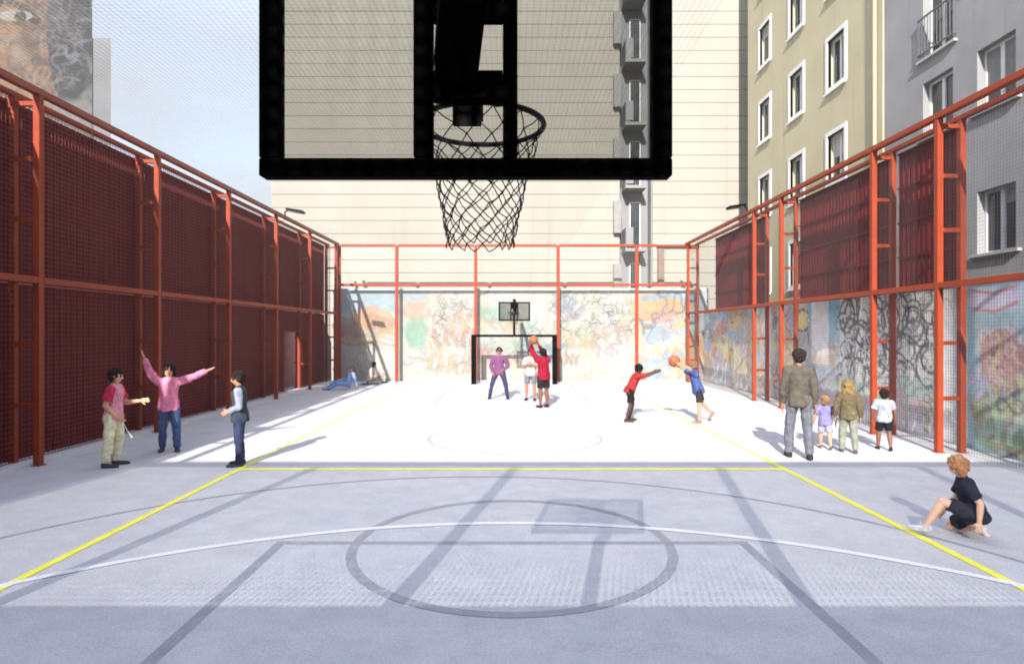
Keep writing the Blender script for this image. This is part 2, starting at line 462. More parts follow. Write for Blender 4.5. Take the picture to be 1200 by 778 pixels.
def hoop_goal(label, loc, flip, board_y, lean, dx, pole_x=0.0):
    """goal frame at its own y=0, backboard board_y in front (towards local +y), the rim beyond it"""
    t = thing('goal_with_hoop', label, 'goal', loc, 'combined goals and hoops at the ends of the court', math.pi if flip else 0)
    f = MB()
    for s in (-1, 1):
        f.box(s * 1.66 - .095, -.12, 0, s * 1.66 + .095, .12, 1.93)
    f.box(-1.755, -.07, 1.931, 1.755, .07, 2.03)
    f.build('goal_frame', M['black_steel'], t, bevel=.008)
    b = MB(); b.tube([(-1.66, -.12, .06), (-1.66, -.75, .06), (1.66, -.75, .06), (1.66, -.12, .06)], .03, 8); b.build('base_bar', M['white_paint'], t)
    for s in (-1, 1):
        b = MB(); b.tube([(s * 1.66, -.74, .08), (s * 1.66, -.08, 1.85)], .022, 8); b.build('back_stay', M['dark_steel'], t)
    p = MB()
    p.bar((pole_x, 0, 2.032), (pole_x, 0, 3.46), .1, .1, up=(0, 1, 0))
    p.build('pole', M['black_steel'], t)
    p = MB()
    kn_ = (lean, board_y - .75, 3.36)
    p.bar((pole_x, .0, 3.40), kn_, .118, .10)
    p.bar((kn_[0], kn_[1] - .03, kn_[2] + .02), (dx - .028, board_y - .045, 2.845), .118, .10)
    p.build('support_arm', M['black_steel'], t)
    # backboard
    W, zb, zt = 1.195, 2.552, 3.27
    fr = MB(); x0, x1 = dx - W/2, dx + W/2
    y0, y1 = board_y - .03, board_y + .03
    fr.box(x0, y0, zb, x1, y1, zb + .053); fr.box(x0, y0, zt - .053, x1, y1, zt)
    fr.box(x0, y0, zb + .053, x0 + .057, y1, zt - .053); fr.box(x1 - .055, y0, zb + .053, x1, y1, zt - .053)
    bo = fr.build('backboard', M['black_steel'], t, bevel=.006)
    br = MB()
    br.box(dx - .150, y0 - .004, zb + .055, dx - .0965, y1 - .01, zt - .055)
    br.box(dx + .1075, y0 - .004, zb + .055, dx + .150, y1 - .01, zt - .055)
    br.box(dx - .096, y0 - .002, 2.776, dx + .107, y1 - .01, 2.856)
    br.box(dx - .096, y0 - .002, 3.009, dx + .107, y1 - .01, zt - .055)
    br.build('mounting_bar', M['black_steel'], bo, bevel=.003)
    gl = MB(); gl.box(x0 + .05, board_y - .004, zb + .047, x1 - .05, board_y + .004, zt - .047); gl.build('glass_pane', M['board_glass'], bo)
    # rim
    rr = .227; rc = (dx + .022, board_y + .435, 2.853)
    r = MB(); r.tube(lathe_circle(rc, rr, 56), .0105, 8, closed=True)
    ro = r.build('rim', M['rim_steel'], t, smooth=True)
    k = MB()
    k.box(dx - .042, board_y + .02, 2.72, dx + .042, board_y + .05, 2.86)
    k.bar((dx - .035, board_y + .05, 2.845), (dx - .09, rc[1] - rr * .93, 2.853), .02, .02)
    k.bar((dx + .035, board_y + .05, 2.845), (dx + .09, rc[1] - rr * .93, 2.853), .02, .02)
    k.box(dx - .04, board_y + .05, 2.79, dx + .04, rc[1] - rr + .005, 2.846)
    k.build('rim_bracket', M['black_steel'], ro)
    # net: diamond lattice of knotted cord
    nn = MB(); N = 14; LV = 12
    prof = [(1 - .49 * (i / LV) ** .62, .435 * i / LV + (.02 if 0 < i < LV else 0) * math.sin(math.pi * i / LV)) for i in range(LV + 1)]
    rnd = random.Random(5)
    def node(lv, i):
        f_, dz = prof[lv]; a = TAU * (i + (.5 if lv % 2 else 0)) / N
        j = 0 if lv == 0 else .009
        return Vector((rc[0] + rr * f_ * math.cos(a) + noise.noise((lv * 1.7, i * 2.3, .1)) * j * 2, rc[1] + rr * f_ * math.sin(a) + noise.noise((lv * 1.1, i * 3.3, 5.1)) * j * 2,
                       rc[2] - .008 - dz + noise.noise((lv * 2.1, i * 1.3, 9.1)) * j))
    for lv in range(len(prof) - 1):
        for i in range(N):
            a = node(lv, i)
            for k2 in ((i, i - 1) if lv % 2 == 0 else (i, i + 1)):
                b = node(lv + 1, k2 % N)
                mid = (a + b) / 2 + Vector((0, 0, -.003)); out = Vector((mid.x - rc[0], mid.y - rc[1], 0)).normalized() * .004
                nn.tube([a, mid + out, b], .0022, 5)
            if lv > 0: nn.sphere(a, .0044, 6, 4)
    nn.build('net', M['net_cord'], ro, smooth=True)
    return t
hoop_goal('large glass backboard with black frame hanging close overhead, seen from behind', (0, -.3, 0), False, 2.1, -.02, -.134, -.42)
hoop_goal('black goal frame under a small hoop at the far end of the court', (.09, 25.2, 0), True, 1.9, 0.0, 0.0)

# ------------------------------------------------------------------ painted walls
class Canvas:
    def __init__(s, w, h, res, base):
        s.w, s.h, s.res = w, h, res
        s.nx, s.ny = int(w / res) + 1, int(h / res) + 1
        s.a = np.empty((s.ny, s.nx, 3)); s.a[:] = base
        s.X, s.Y = np.meshgrid(np.linspace(0, w, s.nx), np.linspace(0, h, s.ny))
        s.n1 = s._noise(.8); s.n2 = s._noise(.25); s.n3 = s._noise(.07)
    def _noise(s, cell):
        gx, gy = int(s.w / cell) + 3, int(s.h / cell) + 3
        G = rng.random((gy, gx))
        u = s.X / cell; v = s.Y / cell
        i = u.astype(int); j = v.astype(int); fu = u - i; fv = v - j
        fu = fu * fu * (3 - 2 * fu); fv = fv * fv * (3 - 2 * fv)
        return (G[j, i] * (1-fu) * (1-fv) + G[j, i+1] * fu * (1-fv) + G[j+1, i] * (1-fu) * fv + G[j+1, i+1] * fu * fv) - .5
    def mixin(s, mask, col, op=1.0):
        m = np.clip(mask, 0, 1)[..., None] * op
        s.a = s.a * (1 - m) + np.array(col) * m
    def ell(s, cx, cy, rx, ry, col, op=1, wob=.15, soft=.06):
        d = np.sqrt(((s.X - cx) / rx) ** 2 + ((s.Y - cy) / ry) ** 2) + s.n1 * wob + s.n2 * wob * .6
        s.mixin((1 - d) / soft, col, op)
    def ring(s, cx, cy, rx, ry, t, col, op=1, wob=.12):
        d = np.sqrt(((s.X - cx) / rx) ** 2 + ((s.Y - cy) / ry) ** 2) + s.n1 * wob
        s.mixin((t - np.abs(d - 1)) / .04, col, op)
    def rect(s, x0, y0, x1, y1, col, op=1, wob=.0, soft=.03):
        X = s.X + s.n2 * wob; Y = s.Y + s.n1 * wob
        s.mixin(np.minimum(np.minimum(X - x0, x1 - X), np.minimum(Y - y0, y1 - Y)) / soft + .5, col, op)
    def stroke(s, pts, w, col, op=1):
        pts = [np.array(p, float) for p in pts]
        xs = [p[0] for p in pts]; ys = [p[1] for p in pts]
        i0 = max(0, int((min(xs) - w * 2) / s.res)); i1 = min(s.nx, int((max(xs) + w * 2) / s.res) + 2)
        j0 = max(0, int((min(ys) - w * 2) / s.res)); j1 = min(s.ny, int((max(ys) + w * 2) / s.res) + 2)
        if i1 <= i0 or j1 <= j0: return
        X = s.X[j0:j1, i0:i1]; Y = s.Y[j0:j1, i0:i1]
        D = np.full(X.shape, 9e9)
        for p, q in zip(pts[:-1], pts[1:]):
            d = q - p; L = max(1e-9, d @ d)
            t = np.clip(((X - p[0]) * d[0] + (Y - p[1]) * d[1]) / L, 0, 1)
            D = np.minimum(D, np.hypot(X - p[0] - t * d[0], Y - p[1] - t * d[1]))
        m = np.clip((w / 2 - D) / s.res + .5, 0, 1)[..., None] * op
        s.a[j0:j1, i0:i1] = s.a[j0:j1, i0:i1] * (1 - m) + np.array(col) * m
    def curl(s, x, y, size, w, col, op=1, turns=1.4, n=14):
        a = rng.random() * TAU; ph = rng.random() * TAU; fr = .25 + .55 * rng.random(); am = .35 + .55 * rng.random()
        p = [(x, y)]; st = size / n * 3
        for i in range(n):
            a += am * math.sin(i * fr + ph) + (rng.random() - .5) * .7; p.append((p[-1][0] + math.cos(a) * st, p[-1][1] + math.sin(a) * st))
        s.stroke(p, w, col, op)
    def throwup(s, x, y, h, op=.75):
        fill = [(.60, .60, .57), (.54, .36, .26), (.30, .44, .54), (.56, .50, .26), (.30, .46, .36), (.52, .30, .36), (.40, .34, .50)][rng.integers(7)]
        edge = [(.12, .12, .13), (.20, .24, .30), (.34, .18, .14), (.16, .26, .22)][rng.integers(4)]
        sl = (rng.random() - .5) * .3; glyphs = []
        for i in range(rng.integers(3, 6)):
            cx = x + i * h * .62; cy = y + i * h * sl * .5
            glyphs.append([(cx + (rng.random() - .5) * h * .6, cy + (j / 3 - .5) * h + (rng.random() - .5) * h * .2) for j in range(4)])
        for wd_, c_, o_ in ((.34, edge, op * .8), (.25, fill, op)):
            for g_ in glyphs: s.stroke(g_, h * wd_, c_, o_)
    def scribble(s, x0, y0, x1, y1, n, cols, size=(.2, .7), w=(.03, .09), op=(.4, .9)):
        for _ in range(n):
            s.curl(x0 + (x1 - x0) * rng.random(), y0 + (y1 - y0) * rng.random(), size[0] + (size[1] - size[0]) * rng.random(),
                   w[0] + (w[1] - w[0]) * rng.random(), cols[rng.integers(len(cols))], op[0] + (op[1] - op[0]) * rng.random())
    def blobs(s, x0, y0, x1, y1, n, cols, size=(.2, .7), op=(.3, .8)):
        for _ in range(n):
            r = size[0] + (size[1] - size[0]) * rng.random()
            s.ell(x0 + (x1 - x0) * rng.random(), y0 + (y1 - y0) * rng.random(), r * (.7 + rng.random()), r * (.5 + .7 * rng.random()),
                  cols[rng.integers(len(cols))], op[0] + (op[1] - op[0]) * rng.random(), wob=.5, soft=.12)
    def weather(s, amt=.12):
        s.a *= (1 + (s.n1 * .5 + s.n2 * .5 + s.n3 * .6) * amt)[..., None]
        s.a = np.clip(s.a, .01, .9)
    def build(s, name, place, parent):
        P = place(s.X.ravel(), s.Y.ravel())
        nx, ny = s.nx, s.ny
        idx = np.arange(nx * ny).reshape(ny, nx)
        F = np.stack([idx[:-1, :-1], idx[:-1, 1:], idx[1:, 1:], idx[1:, :-1]], -1).reshape(-1, 4)
        me = bpy.data.meshes.new(name)
        me.from_pydata(P.tolist(), [], F.tolist())
        at = me.color_attributes.new('Col', 'FLOAT_COLOR', 'POINT')
        at.data.foreach_set('color', np.concatenate([s.a.reshape(-1, 3), np.ones((nx * ny, 1))], 1).ravel())
        me.materials.append(M['mural']); me.update()
        o = bpy.data.objects.new(name, me); C.objects.link(o); o.parent = parent
        return o

INK = (.03, .03, .035)
# --- far wall
BW_Y, BW_X0, BW_X1, BW_H = 26.9, -7.9, 8.6, 4.0
w = thing('painted_wall', 'long pale wall with faded murals behind the far fence', 'wall', (0, BW_Y, 0))
b = MB(); b.box(BW_X0, .006, -.02, BW_X1, .36, BW_H); b.box(BW_X0, .002, BW_H, BW_X1, .38, BW_H + .05); b.build('wall', M['kerb'], w)
cv = Canvas(BW_X1 - BW_X0, BW_H - .01, .021, (.48, .475, .45))
k = BW_Y / FPX
sx_ = lambda x: (x - 600) * k - BW_X0
sy_ = lambda y: CAM_H + (390 - y) * k
PAST = [(.50, .36, .24), (.36, .45, .50), (.50, .44, .28), (.38, .46, .40), (.48, .33, .32), (.30, .40, .48), (.52, .48, .40)]
cv.rect(sx_(398), sy_(366), sx_(467), sy_(336), (.34, .44, .50), .8, .5, .2)
cv.blobs(sx_(402), sy_(405), sx_(466), sy_(362), 16, [(.55, .32, .17), (.50, .40, .26), (.42, .30, .26), (.52, .45, .30)], (.2, .6), (.4, .8))
cv.ell(sx_(438), sy_(378), .9, .45, (.55, .33, .18), .75, .4, .2)
for i in range(7):
    y = 372 + i * 5; cv.stroke([(sx_(400 + 8 * q), sy_(y + 3 * math.sin(q * 1.1 + i))) for q in range(9)], .07, [(.35, .27, .22), (.30, .38, .42)][i % 2], .55)
cv.rect(sx_(425), sy_(448), sx_(466), sy_(410), (.58, .57, .54), .8, .4, .2)
cv.ell(sx_(488), sy_(390), .55, .85, (.22, .42, .32), .7, .3, .3)
cv.ell(sx_(486), sy_(362), .8, .5, (.50, .34, .22), .55, .4, .3)
cv.ell(sx_(480), sy_(348), .9, .3, (.32, .42, .48), .6, .4, .3)
cv.rect(sx_(505), sy_(448), sx_(745), sy_(338), (.50, .495, .47), .45, .1, .2)
cv.scribble(sx_(400), sy_(446), sx_(560), sy_(338), 60, PAST + [(.30, .30, .30)], (.25, .9), (.03, .08), (.25, .6))
cv.scribble(sx_(505), sy_(420), sx_(560), sy_(338), 40, [(.45, .30, .28), (.40, .36, .28), (.26, .27, .28)], (.2, .5), (.03, .06), (.3, .6))
cv.blobs(sx_(565), sy_(440), sx_(650), sy_(350), 14, [(.52, .33, .24), (.30, .44, .36), (.50, .45, .30), (.36, .46, .50)], (.25, .6), (.25, .55))
cv.rect(sx_(562), sy_(412), sx_(640), sy_(398), (.30, .42, .34), .45, .4, .2)
cv.scribble(sx_(560), sy_(445), sx_(655), sy_(340), 50, [(.48, .30, .26), (.24, .24, .25), (.33, .42, .46)], (.2, .6), (.03, .06), (.25, .55))
cv.scribble(sx_(500), sy_(430), sx_(560), sy_(340), 40, [(.10, .11, .11), (.30, .16, .14)], (.15, .4), (.025, .045), (.4, .75))
cv.scribble(sx_(655), sy_(405), sx_(742), sy_(340), 150, [(.09, .10, .10), (.26, .30, .26), (.34, .33, .22)], (.18, .45), (.03, .055), (.35, .7))
cv.scribble(sx_(655), sy_(446), sx_(742), sy_(400), 34, PAST, (.3, .8), (.04, .09), (.25, .5))
for _ in range(22):
    cv.throwup(sx_(500 + 230 * rng.random()), sy_(348 + 88 * rng.random()), .3 + .45 * rng.random(), .42)
cv.rect(sx_(746), sy_(400), sx_(830), sy_(338), (.36, .44, .49), .55, .3, .3)
cv.blobs(sx_(748), sy_(446), sx_(825), sy_(345), 26, [(.55, .36, .15), (.28, .40, .52), (.52, .44, .24), (.50, .30, .24), (.56, .50, .36)], (.2, .55), (.35, .75))
cv.stroke([(sx_(755), sy_(350)), (sx_(780), sy_(347)), (sx_(800), sy_(353)), (sx_(815), sy_(346))], .3, (.22, .36, .50), .6)
cv.stroke([(sx_(760), sy_(358)), (sx_(785), sy_(352)), (sx_(812), sy_(360))], .22, (.56, .38, .12), .7)
cv.scribble(sx_(746), sy_(446), sx_(825), sy_(345), 60, [(.22, .28, .36), (.46, .24, .16), (.20, .20, .22)], (.2, .6), (.03, .06), (.3, .6))
for i in range(5):
    cv.curl(sx_(772 + i * 4), sy_(372 - i * 2), .6, .1, (.17, .18, .22), .6)
cv.a = np.clip(cv.a, 0, 1) ** 1.6 * .88
cv.a = cv.a * 1.06 + .035
cv.weather(.14)
cv.build('mural', lambda X, Y: np.stack([X + BW_X0, np.zeros_like(X), Y + .005], -1), w)

# --- right wall
RW_X, RW_Y0, RW_Y1, RW_H = 8.4, -1.0, 26.86, 2.97
w = thing('painted_wall', 'long low wall of bright murals behind the right-hand fence', 'wall', (RW_X, 0, 0))
b = MB(); b.box(.006, RW_Y0, -.02, .3, RW_Y1, RW_H); b.box(-.02, RW_Y0, RW_H, .32, RW_Y1, RW_H + .05); b.build('wall', M['kerb'], w)
cv = Canvas(RW_Y1 - RW_Y0, RW_H - .01, .028, (.36, .355, .33))
def rx(x): return RW_X * FPX / (x - 600) - RW_Y0
def ry(x, y): return CAM_H + (390 - y) * RW_X / (x - 600)
# far section: orange and blue blobs
xa, xb = rx(900), rx(822)
cv.rect(xa, 0, xb, 3, (.45, .40, .30), 1)
cv.rect(xa, 1.9, xb, 3, (.26, .38, .46), .85, .5, .2)
cv.blobs(xa, .2, xb, 2.7, 70, [(.62, .26, .07), (.62, .38, .10), (.20, .34, .50), (.55, .48, .28), (.46, .18, .14), (.34, .38, .44), (.55, .50, .45)], (.15, .55), (.5, .95))
cv.rect(xa, 0, xb, .5, (.42, .36, .38), .6, .4, .25)
cv.scribble(xa, .1, xb, 2.8, 90, [(.16, .22, .32), (.5, .18, .06), (.12, .12, .13), (.62, .60, .52)], (.2, .7), (.03, .07), (.5, .9))
for _ in range(14): cv.throwup(xa + (xb - xa) * rng.random(), .3 + 2 * rng.random(), .4 + .5 * rng.random(), .8)
# between the ladders: mauve grey with dark shapes
xa, xb = rx(948), rx(902)
cv.rect(xa, 0, xb, 3, (.36, .32, .30), 1)
cv.blobs(xa, .2, xb, 2.8, 30, [(.16, .14, .13), (.50, .40, .14), (.30, .26, .32), (.44, .30, .20), (.24, .34, .40)], (.15, .5), (.5, .9))
cv.ell(rx(940), 2.45, .45, .3, (.60, .48, .12), .9); cv.ring(rx(940), 2.45, .45, .3, .15, INK, .9)
cv.scribble(xa, .1, xb, 2.8, 40, [INK, (.5, .45, .4)], (.2, .5), (.03, .06), (.5, .9))
# blue picture with a white block
xa, xb = rx(990), rx(948)
cv.rect(xa, 0, xb, 3, (.26, .36, .44), 1)
cv.rect(xa, 2.2, xb, 3, (.15, .36, .50), .8, .3, .15)
cv.rect(rx(971), 1.25, rx(951), 2.95, (.66, .66, .64), 1)
cv.rect(rx(971), 1.2, rx(951), 1.55, (.60, .44, .28), .7, .2, .2)
cv.rect(rx(980), 1.2, rx(971), 1.9, (.36, .20, .12), .7, .3, .2)
cv.rect(xa, 0, xb, .95, (.30, .34, .40), .8, .4, .2)
cv.blobs(xa, 0, xb, 1.0, 12, [(.22, .26, .34), (.40, .42, .44), (.34, .28, .26)], (.2, .5), (.4, .7))
cv.scribble(xa, .1, xb, 1.2, 30, [(.16, .20, .26), (.46, .46, .44), (.40, .20, .12)], (.2, .5), (.03, .05), (.4, .7))
# black and white line drawings with a green foot
xa, xb = rx(1112), rx(984)
cv.rect(xa, 0, xb, 3, (.52, .515, .49), 1)
for _ in range(46):
    x, y = xa + (xb - xa) * rng.random(), 1.1 + 1.8 * rng.random(); r = .12 + .25 * rng.random()
    cv.ring(x, y, r, r * (.7 + .7 * rng.random()), .12, INK, .9, .25)
    if rng.random() < .35: cv.ell(x, y, r * .4, r * .4, INK, .85)
cv.scribble(xa, .9, xb, 2.9, 85, [INK, (.08, .08, .09), (.5, .5, .48)], (.2, .7), (.025, .05), (.6, .95))
cv.rect(xa, 0, xb, .85, (.30, .38, .30), .8, .7, .3)
cv.blobs(xa, 0, xb, 1.0, 40, [(.16, .34, .20), (.44, .46, .40), (.46, .30, .28), (.30, .42, .40), (.50, .48, .42)], (.12, .4), (.4, .9))
cv.scribble(xa, .05, xb, 1.0, 60, [(.10, .22, .14), (.44, .22, .20), INK], (.15, .45), (.025, .05), (.4, .8))
for _ in range(9): cv.throwup(xa + (xb - xa) * rng.random(), .2 + .7 * rng.random(), .3 + .3 * rng.random(), .7)
# white strip and pale blue upright
cv.rect(rx(1117), 0, rx(1096), 3, (.60, .60, .58), .95)
cv.rect(rx(1134), 0, rx(1117), 3, (.34, .42, .46), 1)
cv.scribble(rx(1134), .1, rx(1117), 2.9, 26, [(.5, .4, .28), (.24, .34, .42), (.56, .56, .52)], (.2, .5), (.03, .06), (.4, .8))
# nearest picture: a brown ape in leaves under a blue sky
xa, xb = 0, rx(1134)
cv.rect(xa, 0, xb, 3, (.20, .32, .36), 1)
cv.rect(xa, 2.45, xb, 3, (.34, .42, .48), .9, .3, .15)
cx, cy = rx(1172), 1.85
cv.stroke([(rx(1190), 2.75), (rx(1165), 2.62), (rx(1140), 2.7)], .28, (.44, .40, .52), .9)
cv.stroke([(rx(1192), 2.88), (rx(1165), 2.78), (rx(1140), 2.86)], .06, (.36, .12, .10), .9)
cv.stroke([(rx(1192), 2.60), (rx(1165), 2.46), (rx(1140), 2.54)], .06, (.36, .12, .10), .9)
cv.blobs(xa, 0, xb, 1.2, 80, [(.06, .12, .06), (.14, .22, .09), (.26, .28, .10), (.10, .10, .08), (.34, .24, .14), (.16, .30, .24)], (.12, .4), (.5, .95))
cy = 1.62
cv.ell(cx, .62, .60, .58, (.16, .12, .09), .85, .4)
cv.blobs(cx - .6, .1, cx + .6, 1.1, 26, [(.30, .18, .12), (.12, .20, .10), (.34, .28, .14), (.10, .08, .07), (.24, .32, .26)], (.1, .28), (.4, .8))
cv.ell(cx, cy, .50, .55, (.27, .14, .12), 1, .3)
cv.ell(cx, cy - .04, .37, .42, (.40, .22, .20), .95, .2)
cv.ell(cx, cy - .20, .27, .21, (.48, .30, .28), .85, .2)
cv.ell(cx, cy + .17, .33, .09, (.24, .12, .11), .85)
for s in (-1, 1):
    cv.ell(cx + s * .14, cy + .09, .07, .04, (.06, .03, .03), 1, .02); cv.ell(cx + s * .05, cy - .12, .03, .026, (.08, .04, .04), 1, .02)
    cv.ring(cx + s * .14, cy + .08, .13, .10, .12, (.50, .32, .30), .6)
cv.stroke([(cx - .16, cy - .29), (cx, cy - .26), (cx + .16, cy - .29)], .03, (.14, .06, .06), .9)
cv.scribble(cx - .5, cy - .5, cx + .5, cy + .5, 70, [(.50, .32, .28), (.22, .10, .12), (.54, .42, .40), (.34, .16, .15)], (.1, .28), (.02, .035), (.35, .75))
for _ in range(8): cv.throwup(xb - 2.6 + 2.2 * rng.random(), .3 + .9 * rng.random(), .3 + .3 * rng.random(), .6)
cv.scribble(xa, .05, xb, 1.3, 100, [(.30, .38, .12), (.44, .38, .16), (.05, .07, .04), (.20, .36, .26)], (.15, .5), (.025, .06), (.4, .9))
cv.scribble(xa, 1.3, cx - .7, 2.6, 60, [(.16, .30, .38), (.40, .46, .48), (.10, .16, .2)], (.2, .6), (.03, .08), (.3, .8))
cv.a = np.clip(cv.a * 1.25 + .06, 0, .82)
cv.weather(.2)
cv.build('mural', lambda X, Y: np.stack([np.zeros_like(X), X + RW_Y0, Y + .005], -1)[:, [0, 1, 2]], w)

# --- pink wall glimpsed through the left fence
b = MB(); b.box(-9.6, -2, -.02, -9.3, 30, 3.6); b.box(-9.64, -2, 3.6, -9.26, 30, 3.68)
tag(b.build('plaster_wall', M['plaster_pink']), 'plain reddish plaster wall glimpsed through the doorway of the dark fence', 'wall')

# ------------------------------------------------------------------ buildings
def wall_with_holes(mb, fixed, axis, a0, a1, z0, z1, thick, holes):
    """holes: (a, b, zlo, zhi); the slab's face lies at 'fixed', its body extends by thick"""
    As = sorted({a0, a1, *[h[0] for h in holes], *[h[1] for h in holes]})
    Zs = sorted({z0, z1, *[h[2] for h in holes], *[h[3] for h in holes]})
    As = [a for a in As if a0 <= a <= a1]; Zs = [z for z in Zs if z0 <= z <= z1]
    solid = {}
    for i in range(len(As) - 1):
        for j in range(len(Zs) - 1):
            ca, cz = (As[i] + As[i+1]) / 2, (Zs[j] + Zs[j+1]) / 2
            solid[i, j] = not any(h[0] < ca < h[1] and h[2] < cz < h[3] for h in holes)
    P = (lambda a, z, d: (fixed + d, a, z)) if axis == 'y' else (lambda a, z, d: (a, fixed + d, z))
    def quad(*p):
        n = len(mb.v); mb.v += p; mb.f.append((n, n+1, n+2, n+3))
    for (i, j), s in solid.items():
        if not s: continue
        A0, A1, Z0, Z1 = As[i], As[i+1], Zs[j], Zs[j+1]
        quad(P(A0, Z0, 0), P(A1, Z0, 0), P(A1, Z1, 0), P(A0, Z1, 0))
        quad(P(A0, Z0, thick), P(A1, Z0, thick), P(A1, Z1, thick), P(A0, Z1, thick))
        if not solid.get((i-1, j)): quad(P(A0, Z0, 0), P(A0, Z0, thick), P(A0, Z1, thick), P(A0, Z1, 0))
        if not solid.get((i+1, j)): quad(P(A1, Z0, 0), P(A1, Z0, thick), P(A1, Z1, thick), P(A1, Z1, 0))
        if not solid.get((i, j-1)): quad(P(A0, Z0, 0), P(A0, Z0, thick), P(A1, Z0, thick), P(A1, Z0, 0))
        if not solid.get((i, j+1)): quad(P(A0, Z1, 0), P(A0, Z1, thick), P(A1, Z1, thick), P(A1, Z1, 0))

def side_window(parent, fx, y0, y1, z0, z1, surround=True, mull=1, sill=True):
    """window in a facade whose face lies at x=fx and looks towards -x"""
    f = MB()
    if surround:
        s = .13
        f.box(fx - .035, y0 - s, z1, fx + .10, y1 + s, z1 + s); f.box(fx - .035, y0 - s, z0 - s, fx + .10, y1 + s, z0)
        f.box(fx - .035, y0 - s, z0, fx + .10, y0, z1); f.box(fx - .035, y1, z0, fx + .10, y1 + s, z1)
    d = fx + .16; t = .06
    e = .003
    f.box(d, y0 + e, z0 + e, d + .06, y0 + t, z1 - e); f.box(d, y1 - t, z0 + e, d + .06, y1 - e, z1 - e)
    f.box(d, y0 + t, z0 + e, d + .06, y1 - t, z0 + t); f.box(d, y0 + t, z1 - t, d + .06, y1 - t, z1 - e)
    for i in range(mull):
        y = y0 + (y1 - y0) * (i + 1) / (mull + 1)
        f.box(d - .01, y - .05, z0 + t, d + .055, y + .05, z1 - t)
    fo = f.build('window', M['white_pvc'], parent)
    g_ = MB(); g_.box(d + .03, y0 + t * .5, z0 + t * .5, d + .04, y1 - t * .5, z1 - t * .5); g_.build('pane', M['glass_dark'], fo)
    q_ = random.random()
    if q_ < .6:
        dp = (z1 - z0) * (.18 + .6 * random.random())
        bl = MB(); bl.box(d + .018, y0 + t * 1.1, z1 - t - dp, d + .028, (y0 + y1) / 2 - .052 if q_ < .2 else y1 - t * 1.1, z1 - t - .002)
        bl.build('blind', M['slab_grey'] if q_ < .35 else M['concrete'], fo)
    if sill:
        s_ = MB(); s_.box(fx - .09, y0 - .15, z0 - .19 if surround else z0 - .06, fx - .036 if surround else fx + .15, y1 + .15, z0 - .14 if surround else z0 - .004)
        s_.build('sill', M['white_paint'] if surround else M['concrete'], fo)

# yellow block
YX = 10.25
KS = 1.025
sz = lambda h: CAM_H + (h - CAM_H) * KS
t = thing('apartment_building', 'yellow plastered apartment block with white framed windows beyond the right fence', 'building', (0, 0, 0))
cols = [24.3 * KS, 21.6 * KS, 18.95 * KS]
holes = []
for yc in cols:
    for fl_ in range(-1, 4):
        z0 = 6.78 + 3.0 * fl_
        holes.append((yc - .5, yc + .5, sz(z0), sz(z0 + 1.5)))
wl = MB(); wall_with_holes(wl, YX, 'y', 17.04, 26.7, 0, 19.5, .4, holes)
wl.box(YX + .4, 17.05, 0, YX + 9, 26.69, 19.4)
wl.box(YX, 16.99, 0, YX + .41, 17.038, 19.5)
wl.build('wall', M['plaster_yellow'], t)
for h in holes: side_window(t, YX, *h)
rf = MB(); rf.box(YX - .1, 16.95, 19.5, YX + 9.2, 26.72, 19.8); rf.build('roof', M['concrete'], t)
dp = MB(); dp.tube([(YX - .07, 17.25, 0), (YX - .07, 17.25, 19.4)], .05, 8); dp.build('downpipe', M['plaster_yellow'], t)

# grey block
GX = 10.29
t = thing('apartment_building', 'grey rendered apartment block with tall French window beside the yellow block', 'building', (0, 0, 0))
holes = []
for yc, hw in ((14.86, .52), (13.07, .52), (9.9, .52), (6.8, .52)):
    for fl_ in range(0, 5):
        top = 5.13 + 3.03 * fl_
        low = top - 1.35
        if yc == 14.86 and fl_ == 2: low = top - 2.45
        holes.append((yc - hw, yc + hw, sz(low), sz(top)))
wl = MB(); wall_with_holes(wl, GX, 'y', -2, 16.96, 0, 21, .4, holes)
wl.box(GX + .4, -2, 0, GX + 9, 16.95, 20.9)
wl.build('wall', M['plaster_grey'], t)
for h in holes:
    side_window(t, GX, *h, surround=False, mull=1)
    if h[3] - h[2] > 2:
        r = MB()
        for z in (h[2] + .12, h[2] + 1.0): r.box(GX - .08, h[0] - .12, z, GX - .05, h[1] + .12, z + .04)
        y = h[0] - .1
        while y < h[1] + .11:
            r.box(GX - .073, y - .008, h[2] + .16, GX - .057, y + .008, h[2] + 1.0); y += .11
        for y in (h[0] - .12, h[1] + .1):
            r.box(GX - .05, y, h[2] + .98, GX, y + .02, h[2] + 1.02); r.box(GX - .05, y, h[2] + .13, GX, y + .02, h[2] + .16)
        r.build('railing', M['iron'], t)
rf = MB(); rf.box(GX - .3, -2.1, 21, GX + 9.2, 16.96, 21.3); rf.build('roof', M['concrete'], t)

# cream block across the end
CY = 29.0
k = CY / FPX
t = thing('apartment_building', 'tall cream clad block with a column of balconies behind the far fence', 'building', (0, CY, 0))
XL, N0, N1, XR, HT = -11.37, 5.06, 6.64, 23.0, 25.0
b = MB(); b.box(XL + .02, .08, 0, N0 - .02, 14, HT - .05); b.box(N1 + .02, .08, 0, XR - .02, 14, HT - .05); b.box(N0 - .02, .9, 0, N1 + .02, 14, HT - .05)
b.build('wall', M['joint'], t)
cl = MB(); pitch = .617; z = .0
while z < HT - .1:
    h = pitch - .02
    cl.box(XL, 0, z, N0, .1, z + h); cl.box(N1, 0, z, XR, .1, z + h)
    cl.box(XL - .001, .1, z, XL + .1, 14, z + h)
    z += pitch
cl.build('cladding', M['cream'], t)
by = MB(); by.box(N0, .10, 0, N0 + .06, .9, HT - .06); by.box(N1 - .06, .10, 0, N1, .9, HT - .06); by.box(N0 + .06, .82, 0, N1 - .06, .9, HT - .06)
by.build('recess_wall', M['bay_grey'], t)
